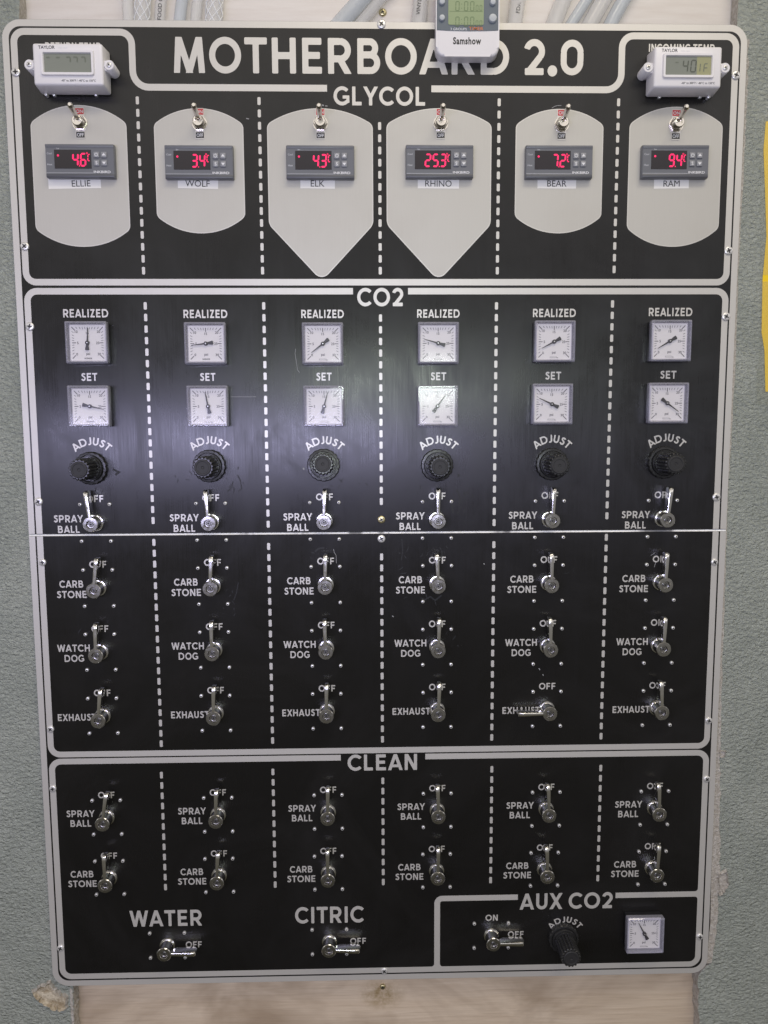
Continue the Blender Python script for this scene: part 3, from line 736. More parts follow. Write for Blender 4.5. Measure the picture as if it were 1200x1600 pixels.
# dashed dividers
def dashes(px0, py0, px1, py1, n, parent, w=0.0033, ln=0.0079):
    (x0, z0), (x1, z1) = at(px0, py0), at(px1, py1)
    xm = (x0+x1)/2
    def fn(b):
        for k in range(n):
            z = z0+(z1-z0)*k/(n-1)
            b.sheet(polyfill([fillet([(xm-w/2, z-ln/2, .0011), (xm+w/2, z-ln/2, .0011), (xm+w/2, z+ln/2, .0011), (xm-w/2, z+ln/2, .0011)], n=3)]), 'aluminium', 0.0002)
    one('dashed_divider', parent, fn, smooth=0)
for a in ((214, 157, 225, 423, 15), (404, 158, 411, 423, 15), (593, 197, 594.3, 423, 13), (781, 160, 776, 423, 15), (967, 160, 959, 421, 15)): dashes(*a, up)
def co2_dash(px0, py0, px1, py1, pxm):
    zt, zb = zz(pxm, py0), zz(pxm, py1)
    xa_, xb_ = at(px0, py0)[0], at(px1, py1)[0]; xm = (xa_+xb_)/2
    n = int(round((zt-zb)/0.01235)); stp = (zt-zb)/n
    for par, sel in ((up, lambda z: z-0.004 > ZS+0.0012), (lo, lambda z: z+0.004 < ZS-0.004)):
        zs = [zt-stp*k for k in range(n+1) if sel(zt-stp*k)]
        if pxm == 596: zs = [z for z in zs if abs(z-zz(596, 812)) > 0.009 and abs(z-zz(596, 842)) > 0.010]
        def fn(b):
            for z in zs:
                w, ln = 0.0034, 0.0078
                b.sheet(polyfill([fillet([(xm-w/2, z-ln/2, .0011), (xm+w/2, z-ln/2, .0011), (xm+w/2, z+ln/2, .0011), (xm-w/2, z+ln/2, .0011)], n=3)]), 'aluminium', 0.0002)
        one('dashed_divider', par, fn, smooth=0)
for a in ((227, 478, 252, 1162, 240), (412, 478, 426, 1157, 419), (594, 497, 598, 1155, 596), (776, 478, 768, 1152, 772), (957, 475, 939, 1150, 948)): co2_dash(*a)
for a in ((253, 1211, 258, 1386, 12), (427, 1206, 429.5, 1382, 12), (598, 1220, 599, 1378, 11), (768, 1202, 767, 1375, 12), (938, 1200, 934.5, 1372, 12)): dashes(*a, lo)
# tank shapes
def tank(px_l, px_r, y_top, y_sh, pb_l, pb_r, y_bs, y_bot, cone):
    x0 = (at(px_l, y_sh)[0]+at(pb_l, y_bs)[0])/2; x1 = (at(px_r, y_sh)[0]+at(pb_r, y_bs)[0])/2
    xm = (x0+x1)/2; pm = (px_l+px_r)/2
    zt, zs, zb, ze = zz(pm, y_top), zz(pm, y_sh), zz(pm, y_bs), zz(pm, y_bot)
    hw = (x1-x0)/2
    def arch(za_, zb_, sgn):
        hgt = abs(zb_-za_); Rr = (hw*hw+hgt*hgt)/(2*hgt); cz = zb_-sgn*Rr; a = math.asin(hw/Rr)
        return [(xm+Rr*math.sin(a-2*a*k/24), cz+sgn*Rr*math.cos(a-2*a*k/24)) for k in range(25)]
    top = arch(zs, zt, 1)                                      # right -> left
    bot = arch(zb, ze, -1)[::-1]                               # left -> right
    pts = [(top[0][0], top[0][1], .006)]+[(*p, 0) for p in top[1:-1]]+[(top[-1][0], top[-1][1], .006)]
    if cone: pts += [(x0, zb, .012), (xm, ze-0.0062, .0095), (x1, zb, .012)]
    else: pts += [(bot[0][0], bot[0][1], .006)]+[(*p, 0) for p in bot[1:-1]]+[(bot[-1][0], bot[-1][1], .006)]
    # round the shoulders only where there is room
    P = fillet([(x, z, r if r >= .0095 else 0) for x, z, r in pts], n=10)
    def soften(P, zsh):                                        # small round at the arch shoulders
        out = []
        N = len(P)
        for i, p in enumerate(P):
            a, c = Vector(P[i-1]), Vector(P[(i+1) % N]); v = Vector(p)
            e1, e2 = (a-v), (c-v)
            if e1.length > 1e-6 and e2.length > 1e-6 and abs(math.pi-e1.angle(e2)) > R_(25) and min(e1.length, e2.length) > .003:
                l = min(.0062, e1.length*0.9, e2.length*0.9)
                s, e = v+e1.normalized()*l, v+e2.normalized()*l
                for k in range(6):
                    f = k/5; q_ = s*(1-f)**2+v*2*f*(1-f)+e*f*f; out.append((q_.x, q_.y))
            else: out.append(p)
        return out
    P = soften(P, zs)
    def fn(b):
        b.sheet(polyfill([P]), 'tank_aluminium', 0.0002)
        ribbon(b, P, 0.0010, 'aluminium', 0.00026, closed=True)
    one('tank_shape', up, fn, smooth=0)
tank(49, 197.3, 165, 193, 56, 202.7, 358, 385, 0)
tank(241, 379.3, 170, 195, 246, 382.7, 338, 364, 0)
tank(417.7, 581.7, 170, 195, 421, 582.7, 351, 429.3, 1)
tank(604.7, 767.7, 170, 195, 604.7, 765.7, 351, 429.3, 1)
tank(807, 942.3, 171, 196, 804.3, 938.7, 338, 364, 0)
tank(984, 1128.3, 167.7, 195, 980, 1122.3, 356, 385, 0)
# lettering
def word(parent, text, px0, px1, pyt, pyb, name='lettering', skip=0, h=None, w=None):
    pm, ym = (px0+px1)/2, (pyt+pyb)/2
    (a, z), (b_, z2) = at(px0, ym), at(px1, ym)
    hh = h or (zz(pm, pyt)-zz(pm, pyb)); ww = w or (b_-a)
    return one(name, parent, lambda b: letters(b, text, (a+b_)/2, (z+z2)/2, ww, hh), smooth=0)
word(up, 'MOTHERBOARD 2.0', 268, 914, 60, 116, 'title_lettering')
word(up, 'GLYCOL', 520, 666, 135.5, 165, 'heading_lettering')
word(up, 'CO2', 557, 631, 450, 478.5, 'heading_lettering')
word(lo, 'CLEAN', 542, 653.5, 1178.5, 1203.5, 'heading_lettering')
word(lo, 'AUX CO2', 812, 958, 1395, 1420, 'heading_lettering')
word(lo, 'WATER', 202.5, 317, 1422, 1447, 'heading_lettering')
word(lo, 'CITRIC', 460, 569.5, 1416.5, 1442, 'heading_lettering')
word(up, 'RETURN TEMP', 70, 158, 66.5, 78.5); word(up, 'INCOMING TEMP', 1013, 1117, 69, 81.5)
for x0_, x1_, y in ((98, 170, 489.5), (286, 356, 490.5), (470, 538, 490.5), (651, 719, 490), (832, 900.5, 489), (1013, 1082.5, 487.5)):
    word(up, 'REALIZED', x0_, x1_, y-6.5, y+6.5)
for x0_, x1_, y in ((126.5, 152.5, 589), (312, 337, 589), (493.5, 518.5, 588.5), (672.5, 697.5, 588), (851.5, 877, 587), (1031, 1057, 585.5)):
    word(up, 'SET', x0_, x1_, y-6.2, y+6.2)
KNOBS = [(143.5, 731.5), (328, 728), (505.5, 727), (682.5, 727), (861, 725), (1035, 722.5), (879.5, 1463.5)]
ADJ = [(144.5, 729), (327.7, 727), (507.3, 727), (684.8, 726), (862, 724.5), (1040, 722.5), (882.5, 1464)]
for i, (px, py) in enumerate(ADJ):
    u, v = at(px, py)
    one('lettering', up if i < 6 else lo, lambda b: arc_letters(b, 'ADJUST', u, v, 0.0234 if i < 6 else 0.0186, 0.0086 if i < 6 else 0.0074, span=94 if i < 6 else 116), smooth=0)

# ------------------------------------------------------------------ panel screws
def fixing(parent, px, py, r=0.0046, head='steel', label=None, rot=0.5):
    u, v = at(px, py, 0.0015)
    o = one('fixing_screw', parent, lambda b: b.lathe([(r, 0.0001), (r, 0.0008), (r*0.93, 0.0013), (r*0.72, 0.0017), (r*0.42, 0.0018)], head, n=22), loc=(u, 0, v))
    def rc(b):
        b.lathe([(r*0.36, 0.0016), (r*0.34, 0.00190)], 'dark_steel', n=12)
        for k in (0, 1): b.box(-r*0.58, r*0.58, -r*0.12, r*0.12, 0.0015, 0.00194+0.00006*k, 'recess_shade', rot=rot+k*math.pi/2)
    one('recess_shade', o, rc)
    if label: o['label'] = label
for i, (px, py) in enumerate([(24, 112), (38, 384.5), (46, 510), (59.5, 784), (1150.5, 117), (1139, 391.5), (1135, 494.5), (1120, 777), (596, 37)]): fixing(up, px, py, rot=i*0.7)
for i, (px, py) in enumerate([(66, 879), (78.5, 1140), (82, 1233), (94, 1482.5), (1117, 878.5), (1108, 1126.5), (1105, 1218), (1094, 1464.5), (600.5, 1518)]): fixing(lo, px, py, 0.0040, rot=i*0.9)
fixing(up, 596, 812, 0.0043, 'brass', 'brass screw in the middle above the seam'); fixing(lo, 596, 842, 0.0044)
for px, py, p in ((85.2, 148.5, up), (150.4, 148.5, up), (1030, 151.7, up), (1093.3, 151.7, up)): 
    u, v = at(px, py)
    one('fixing_screw', p, lambda b: b.lathe([(.0021, .0001), (.0021, .0012), (.0016, .0024), (.0007, .0028)], 'steel', n=14), loc=(u, 0, v))
# wear: a few bright scratches and greasy dark smears on the black
def scratch(parent, pts, w, m='scratch', d=0.00012):
    P = [at(*p) for p in pts]
    one('scratch', parent, lambda b: ribbon(b, [(x+random.uniform(-.0002, .0002), z) for x, z in P], w, m, d), smooth=0)
scratch(lo, [(521, 858), (522.5, 863), (525, 868), (525.8, 880)], 0.0005)
scratch(up, [(462, 545), (461, 552), (463, 566), (465, 578), (468, 582)], 0.0004)
scratch(up, [(474, 731), (475, 734)], 0.0016); scratch(up, [(503, 164), (506, 165)], 0.0012); scratch(up, [(508, 165.5), (512, 165.8)], 0.0009)
scratch(up, [(862, 169), (866, 166.5), (871, 165), (877, 165)], 0.0005); scratch(up, [(360, 620), (400, 620)], 0.00035)
scratch(lo, [(613, 962), (615, 964)], 0.001); scratch(lo, [(756, 880), (757, 882)], 0.001); scratch(lo, [(842, 1044), (844, 1047)], 0.001); scratch(lo, [(848, 1053), (849, 1056)], 0.0008)
scratch(lo, [(1017, 868), (1020, 866), (1024, 863)], 0.0004); scratch(lo, [(1022, 886), (1024, 880), (1024.5, 876)], 0.0005)
scratch(up, [(385, 1185-1000), (389, 186)], 0.0009)
for pts, w_ in (([(371, 742), (375, 750), (378, 763), (372, 768)], .0012), ([(355, 768), (362, 762), (364, 752)], .0010), ([(713, 765), (717, 772), (719, 783), (716, 790)], .0016), ([(724, 768), (728, 776)], .0014), ([(700, 781), (706, 790), (708, 801)], .0016),
                ([(685, 859), (683, 866), (684, 874)], .0018), ([(690, 860), (691, 868)], .0012), ([(677, 862), (674, 873), (676, 884)], .0010), ([(716, 741), (717, 745)], .0024), ([(492, 862), (498, 857), (507, 856)], .0020), ([(571, 755), (575, 758)], .0012), ([(628, 842), (629, 860), (627, 875)], .0009), ([(365, 938), (370, 925), (372, 910)], .0010), ([(663, 938), (672, 932), (680, 938), (690, 930)], .0016), ([(176, 733), (186, 738), (180, 742)], .0022)):
    par = up if pts[0][1] < 831 else lo
    scratch(par, pts, w_, 'smear', 0.0001)

random.seed(23)
def smudge(parent, cx, cy, sx, sy, n, steep=0.7):
    def fn(b):
        for k in range(n):
            x, y = random.gauss(cx, sx), random.gauss(cy, sy); L = random.uniform(3, 11); a = random.gauss(math.pi/2, steep)
            w = random.uniform(.0005, .0015); cv = random.uniform(-.4, .4)
            P = []
            for q in range(6):
                P.append(at(x, y)); x += math.cos(a)*L/5; y += math.sin(a)*L/5; a += cv*.4
            d = 0.0001+k*0.000001
            Lp, Rp = [], []
            for q, p in enumerate(P):
                ww = w*math.sin(math.pi*(q+.4)/(len(P)-.2))*.5
                t_ = Vector(P[min(q+1, 5)])-Vector(P[max(q-1, 0)]); t_.normalize()
                Lp.append((p[0]-t_.y*ww, p[1]+t_.x*ww)); Rp.append((p[0]+t_.y*ww, p[1]-t_.x*ww))
            for q in range(5): 
                f = b.face([(*Lp[q], d), (*Rp[q], d), (*Rp[q+1], d), (*Lp[q+1], d)], 'smear'); f.normal_update()
                if f.normal.y > 0: f.normal_flip()
    o = one('smudge', parent, fn, smooth=0); o['kind'] = 'stuff'
for a in ((712, 778, 10, 12, 12), (655, 775, 14, 14, 7), (735, 790, 12, 12, 6), (366, 755, 10, 14, 9), (300, 745, 14, 10, 4), (520, 757, 14, 8, 6), (150, 772, 20, 8, 5), (880, 770, 14, 16, 5)): smudge(up, *a)
for a in ((690, 864, 10, 6, 12), (628, 862, 8, 18, 7), (500, 862, 12, 7, 8), (668, 930, 14, 10, 8), (362, 930, 12, 16, 7), (700, 1000, 10, 20, 5), (150, 970, 14, 8, 5), (860, 880, 20, 14, 5)): smudge(lo, *a)
# ------------------------------------------------------------------ names
TANKS = ['ELLIE', 'WOLF', 'ELK', 'RHINO', 'BEAR', 'RAM']

# ------------------------------------------------------------------ pressure gauges
GA = 0.0220
def gauge_body():
    o = empty('pressure_gauge', (0, 0), None, None)
    one('housing', o, lambda b: b.box(-GA+.0006, GA-.0006, -GA+.0006, GA-.0006, 0, 0.0095, 'gauge_black', 0.0012))
    def dial(b):
        b.box(-.0192, .0192, -.0192, .0192, 0.0093, 0.0100, 'dial_white')
        E = 0.0166
        for k in range(31):
            a = R_(-135+9*k); s, c = math.sin(a), math.cos(a)
            ro = E/max(abs(s), abs(c)); maj = k % 5 == 0
            ln = (0.0050 if k % 10 in (0, ) or abs(abs(s)-abs(c)) < .02 else 0.0042) if maj else 0.0024
            w = 0.00036 if maj else 0.00026
            p0, p1 = Vector((s, c))*ro, Vector((s, c))*(ro-ln); n_ = Vector((c, -s))*w
            f = b.face([(*(p0+n_), .01015), (*(p0-n_), .01015), (*(p1-n_), .01015), (*(p1+n_), .01015)], 'dial_ink' if maj else 'dial_ink_pale')
            if maj:
                pn = Vector((s, c))*(ro-ln-0.0019)
                plain(b, str(k), pn.x, pn.y, 0.0027, 'dial_ink', 0.01016, width=None, bold=0.012)
        plain(b, 'psi', 0, -0.0112, 0.0028, 'dial_ink', 0.01016, bold=0.012)
    d_ = one('dial', o, dial, smooth=0)
    def rim(b):
        i0, i1 = 0.0185, 0.0201
        oc = [fillet([(-k, -k, .0014), (k, -k, .0014), (k, k, .0014), (-k, k, .0014)], n=3) for k in (GA, GA, GA-.0011, i1, i0)]
        dd = [0.0085, 0.0148, 0.0162, 0.0162, 0.0103]
        rings = [[b.bm.verts.new((x, -z_, y)) for x, y in c] for c, z_ in zip(oc, dd)]
        N = len(rings[0]); mi_ = b.mi('clear_rim')
        for a, c in zip(rings, rings[1:]):
            for k in range(N):
                f = b.bm.faces.new((a[k], a[(k+1) % N], c[(k+1) % N], c[k])); f.material_index = mi_
    one('cover_rim', o, rim, smooth=30)
    def win(b):
        n = 10
        for i in range(n):
            for j in range(n):
                k = 0.0201*2/n; u0, v0 = -.0201+i*k, -.0201+j*k
                f = b.face([(u0, v0, .0158), (u0+k, v0, .0158), (u0+k, v0+k, .0158), (u0, v0+k, .0158)], 'clear_window')
    one('cover_window', o, win, smooth=0)
    def needle(b):
        b.prism([(-.00090, 0), (.00090, 0), (.00030, .0155), (-.00030, .0155)], 0.0114, 0.0118, 'needle_black')
        b.prism([(-.0010, -.001), (-.0022, -.0074), (-.0012, -.0080), (.0012, -.0080), (.0022, -.0074), (.0010, -.001)], 0.0114, 0.0118, 'needle_black')
        b.lathe([(.0022, .0101), (.0022, .0121), (.0017, .0124)], 'needle_black', n=18)
        b.lathe([(.0007, .0120), (.0006, .0129)], 'steel', n=10)
    one('needle', o, needle)
    return o
def maker_mark(o, kind):
    def fn(b):
        if kind: plain(b, 'NOSHOK', 0, -.0163, .0017, 'dial_ink', .01018, width=.0082, bold=0.02)
        else:
            for (u0, u1, v0, v1) in ((-.0042, .0030, -.01585, -.01570), (-.0042, .0034, -.0172, -.0169), (-.0042, -.0040, -.0172, -.0157), (.0030, .0032, -.0172, -.0157), (.0034, .0048, -.0174, -.0168)):
                b.face([(u0, v0, .01018), (u1, v0, .01018), (u1, v1, .01018), (u0, v1, .01018)], 'dial_ink')
    one('maker_mark', o, fn, smooth=0)
g0 = gauge_body(); first = True
RZ = [(134, 534.7, 4, 1), (320, 536, -97, 1), (504, 536.3, -127.5, 0), (685.3, 535.5, -74, 0), (867.7, 533, -118, 0), (1049.7, 532, -121, 0)]
ST = [(137.7, 634.7, 102.5, 1), (323.7, 634.7, -11, 0), (506, 634.7, 15, 0), (684.3, 634.3, 36, 0), (864, 631.3, -65, 0), (1045.3, 629.7, 126, 0)]
WHERE = {4: 'straight up', -97: 'left', -127.5: 'to the lower left', -74: 'slightly up to the left', -118: 'to the lower left', -121: 'to the lower left', 102.5: 'right', -11: 'up', 15: 'up', 36: 'to the upper right', -65: 'to the upper left', 126: 'to the lower right'}
for row, lst in (('REALIZED', RZ), ('SET', ST)):
    for i, (px, py, ang, nk) in enumerate(lst):
        o = g0 if first else dup(g0); first = False
        u, v = at(px, py, 0.0160); o.location = (u, 0, v)
        tag(o, f'square psi gauge under {row}, {TANKS[i]} column, needle pointing {WHERE[ang]}', 'gauge', 'square pressure gauges')
        for c in o.children:
            if c.name.startswith('needle'): c.rotation_euler = (0, R_(ang), 0)
        o['nk'] = nk
o = dup(g0); u, v = at(1009.3, 1463.3, 0.0160); o.location = (u, 0, v)
tag(o, 'square psi gauge in the AUX CO2 box at bottom right', 'gauge', 'square pressure gauges')
for c in o.children:
    if c.name.startswith('needle'): c.rotation_euler = (0, R_(-28), 0)
o['nk'] = 0
for g in [x for x in COL.objects if x.name.startswith('pressure_gauge')]:
    maker_mark(g, g['nk']); del g['nk']

# ------------------------------------------------------------------ pressure adjusting knobs
def knob():
    o = empty('adjusting_knob', (0, 0), None, None)
    def ring(b):
        def kn(a, r): return 1 if r < .0165 else 1-0.028*(math.sin(a*17) > 0.5)
        b.lathe([(.0180, .0003), (.0180, .0052), (.0172, .0062), (.0150, .0064), (.0146, .0045), (.0143, .0045)], 'black_plastic', n=136, rfun=kn)
        b.lathe([(.0142, .003), (.0142, .0082), (.0136, .0090)], 'black_plastic', n=40)
    one('locking_ring', o, ring)
    def body(b):
        def fl(a, r): return 1-0.13*(0.5-0.5*math.cos(a*17))**2 if r > .0102 else 1
        b.lathe([(.0126, .0088), (.0129, .0110), (.0125, .0120)], 'black_plastic', n=40)
        b.lathe([(.0118, .0120), (.0118, .0350), (.0113, .0372), (.0105, .0378), (.0103, .0378)], 'black_plastic', n=144, rfun=fl)
    one('grip', o, body)
    def cap(b): b.lathe([(.0088, .0377), (.0088, .0385), (.0081, .0390), (.0067, .0390), (.0063, .0386), (.0017, .0386), (.0012, .0381)], 'cap_plastic', n=36)
    one('knob_cap', o, cap, smooth=20)
    return o
k_ = knob()
for i, (px, py) in enumerate(KNOBS):
    o = k_ if i == 0 else dup(k_)
    u, v = at(px, py); o.location = (u, 0, v); 
    tag(o, f'black fluted knob under the ADJUST arc in the {TANKS[i]} column' if i < 6 else 'black fluted knob in the AUX CO2 box, overhanging the bottom frame', 'knob', 'black adjusting knobs')
    for c in o.children: c.rotation_euler = (0, i*0.6, 0) if c.name.startswith('grip') else (0, 0, 0)
    if i == 2: o.rotation_euler = (R_(-4.5), 0, R_(2))

# ------------------------------------------------------------------ lever valves
def valve():
    o = empty('lever_valve', (0, 0), None, None)
    one('collar', o, lambda b: b.lathe([(.0094, .0001), (.0094, .0014), (.0088, .0022), (.0080, .0024)], 'chrome', n=36))
    one('stem', o, lambda b: b.lathe([(.0078, .0022), (.0078, .0135), (.0073, .0138)], 'chrome', n=36))
    lv = None
    def lever(b):
        b.lathe([(.0075, .0136), (.0082, .0142), (.0084, .0142), (.0084, .0170), (.0078, .0177), (.0047, .0178), (.0043, .0172), (.0040, .0145)], 'chrome_worn', n=36)
        # flat bar standing on edge, thin from the front and deep towards the panel
        tmp = bmesh.new()
        prof = [(.0066, .0140), (.0085, .0090), (.0120, .0055), (.0300, .0050), (.0345, .0060), (.0365, .0085), (.0366, .0135), (.0358, .0160), (.0345, .0172), (.0300, .0176), (.0066, .0176)]
        hwf = lambda l: .0016+.0007*max(0, (l-.012)/.025)
        A = [tmp.verts.new((-hwf(l), -d, l)) for l, d in prof]; C = [tmp.verts.new((hwf(l), -d, l)) for l, d in prof]
        n = len(prof)
        tmp.faces.new(A); tmp.faces.new(C[::-1])
        for k in range(n): tmp.faces.new((A[k], C[k], C[(k+1) % n], A[(k+1) % n]))
        bmesh.ops.bevel(tmp, geom=[e for e in tmp.edges if abs((e.verts[0].co-e.verts[1].co).x) < .0008], offset=.0007, segments=2, affect='EDGES', profile=.5)
        b.absorb(tmp, 'chrome')
    lv = one('lever', o, lever)
    def cs(b):
        b.lathe([(.0027, .0144), (.0027, .0154), (.0021, .0159)], 'dark_steel', n=18); b.lathe([(.0012, .0150), (.0011, .01605)], 'recess_shade', n=6)
    one('cap_screw', lv, cs)
    for su in (-1, 1):
        for sv in (-1, 1):
            def ms(b):
                b.lathe([(.0021, .0001), (.0021, .0010), (.0017, .0019), (.0011, .0022)], 'steel', n=14); b.lathe([(.0009, .0018), (.0008, .00227)], 'recess_shade', n=6)
            one('mounting_screw', o, ms, loc=(su*.0161, 0, sv*.0205))
    return o
ROWS = [('SPRAY BALL', 'CO2', [(149.7, 816.8), (330.2, 815.2), (507.2, 813.8), (682.6, 812.3), (858.2, 811.2), (1034.3, 810.2)], [7, 4, -2.3, 0, -2, -5]),
        ('CARB STONE', 'CO2', [(154.3, 918.7), (332.9, 915.6), (509, 913.4), (682.9, 911.8), (856.7, 910.8), (1031.3, 909.8)], [-7, -3, -1.3, 3, 1, -1]),
        ('WATCH DOG', 'CO2', [(157.6, 1018.6), (335.6, 1015.2), (510, 1012.7), (682.7, 1010.7), (855.2, 1009.7), (1028.3, 1008.3)], [-1, 0, 1.5, -2, 1.5, -1.5]),
        ('EXHAUST', 'CO2', [(161.2, 1118.2), (337.7, 1114), (511, 1110.9), (682.8, 1108.7), (854, 1107.2), (1025.7, 1105.8)], [-6, -2, -1, -2, 91, 2.5]),
        ('SPRAY BALL', 'CLEAN', [(167.5, 1276.7), (341.2, 1272.6), (513, 1268.3), (683, 1265.7), (852.8, 1263.7), (1022, 1262)], [-9, -2.5, -1, 1.5, 2.5, 2.5]),
        ('CARB STONE', 'CLEAN', [(171.7, 1371), (342.9, 1367.3), (513.3, 1363.3), (682, 1360), (850.3, 1357.7), (1018.3, 1355.5)], [0, -3.5, 0, -1, 2, -2.5])]
WID = {'SPRAY': .0325, 'BALL': .0248, 'CARB': .0272, 'STONE': .0340, 'WATCH': .0370, 'DOG': .0228, 'EXHAUST': .0440}
v0 = valve(); first = True
def put_valve(u, v, ang, label, group, turned=False):
    global first
    o = v0 if first else dup(v0); first = False
    o.location = (u, 0, v); tag(o, label, 'valve', group)
    for c in o.children:
        if c.name.startswith('lever'): c.rotation_euler = (0, -R_(ang), 0)
        if c.name.startswith('stem'): c.rotation_euler = (0, random.uniform(0, 6), 0)
        if turned and c.name.startswith('mounting_screw'):
            x, y, z = c.location; c.location = (math.copysign(.0203, x), 0, math.copysign(.0154, z))
    return o
for name, sec, pos, angs in ROWS:
    for i, ((px, py), a) in enumerate(zip(pos, angs)):
        u, v = at(px, py)
        par = up if (name, sec) == ('SPRAY BALL', 'CO2') else lo
        if a == 91: lab = 'chrome lever valve turned left across EXHAUST in the BEAR column'
        else: lab = f'chrome lever valve set to OFF at {name}, {sec} section, {TANKS[i]} column'
        put_valve(u, v, a, lab, 'chrome lever valves')
        dx = -.0300 if sec == 'CO2' else (-.0305 if name == 'SPRAY BALL' else -.0318)
        ws = name.split()
        def fn(b):
            if len(ws) == 1: letters(b, ws[0], u+dx+.0003, v-.0016, WID[ws[0]], .0081)
            else:
                letters(b, ws[0], u+dx, v+.0047, WID[ws[0]], .0081); letters(b, ws[1], u+dx, v-.0071, WID[ws[1]], .0081)
        one('lettering', par, fn, smooth=0)
        one('lettering', par, lambda b: letters(b, 'OFF', u+.0003, v+.0268, .0196, .0076), smooth=0)
for px, py, a, lab, off in ((262, 1476.5, -91.5, 'chrome lever valve turned to OFF under the word WATER', (303, 1475.5)), (514.9, 1471, -93, 'chrome lever valve turned to OFF under the word CITRIC', (559.7, 1470)), (767.5, 1461.2, -91, 'chrome lever valve below ON in the AUX CO2 box', (806, 1459.5))):
    u, v = at(px, py); put_valve(u, v, a, lab, 'chrome lever valves', True)
    u2, v2 = at(*off); one('lettering', lo, lambda b: letters(b, 'OFF', u2, v2, .0196, .0076), smooth=0)
u2, v2 = at(768.3, 1433.8); one('lettering', lo, lambda b: letters(b, 'ON', u2, v2, .0155, .0076), smooth=0)

# ------------------------------------------------------------------ toggle switches
def toggle():
    o = empty('toggle_switch', (0, 0), None, None)
    def plate(b):
        pts = []
        hw, r = .0050, .0077
        pts = fillet([(-hw, -.0155, .0016), (hw, -.0155, .0016), (hw, .0155, .0012), (-hw, .0155, .0012)], n=4)
        b.prism(pts, 0.0003, 0.0007, 'plate_silver'); b.lathe([(.0080, .0003), (.0080, .00074)], 'plate_silver', n=32)
    one('legend_plate', o, plate)
    def on(b):
        b.box(-.0043, .0043, .0089, .0149, .0007, .00085, 'plate_red'); plain(b, 'ON', 0, .0119, .0034, 'print_pale', .0009, bold=.01)
    one('on_mark', o, on, smooth=0)
    def off(b):
        b.box(-.0043, .0043, -.0145, -.0088, .0007, .00085, 'plate_black'); plain(b, 'OFF', 0, -.01165, .0036, 'print_white', .0009, width=.0068, bold=.012)
    one('off_mark', o, off, smooth=0)
    def nut(b):
        b.lathe([(.0078, .0007), (.0078, .0013)], 'nickel', n=32)
        b.lathe([(.0074, .0013), (.0074, .0032), (.0067, .0038)], 'nickel', n=6)
    one('hex_nut', o, nut, smooth=20)
    def bush(b):
        pr = [(.0056, .0030)]
        for k in range(7): pr += [(.0056, .0034+k*.0008), (.0053, .0038+k*.0008)]
        pr += [(.0056, .0092), (.0050, .0098), (.0032, .0098), (.0030, .0085)]
        b.lathe(pr, 'nickel', n=28)
    one('bushing', o, bush)
    lv = one('lever', o, lambda b: b.lathe([(.0023, .004), (.0023, .0110), (.0026, .018), (.0030, .0255), (.0028, .0272), (.0016, .0284)], 'nickel', n=22, dv=.28))
    return o
t0 = toggle()
for i, (px, py) in enumerate([(125.3, 192.8), (312, 193.5), (500.8, 194), (688.5, 193.8), (877.5, 195), (1056, 195.3)]):
    o = t0 if i == 0 else dup(t0)
    u, v = at(px, py); o.location = (u, 0, v)
    tag(o, f'chrome toggle switch flipped to ON on the {TANKS[i]} tank shape', 'switch', 'toggle switches on the tank shapes')

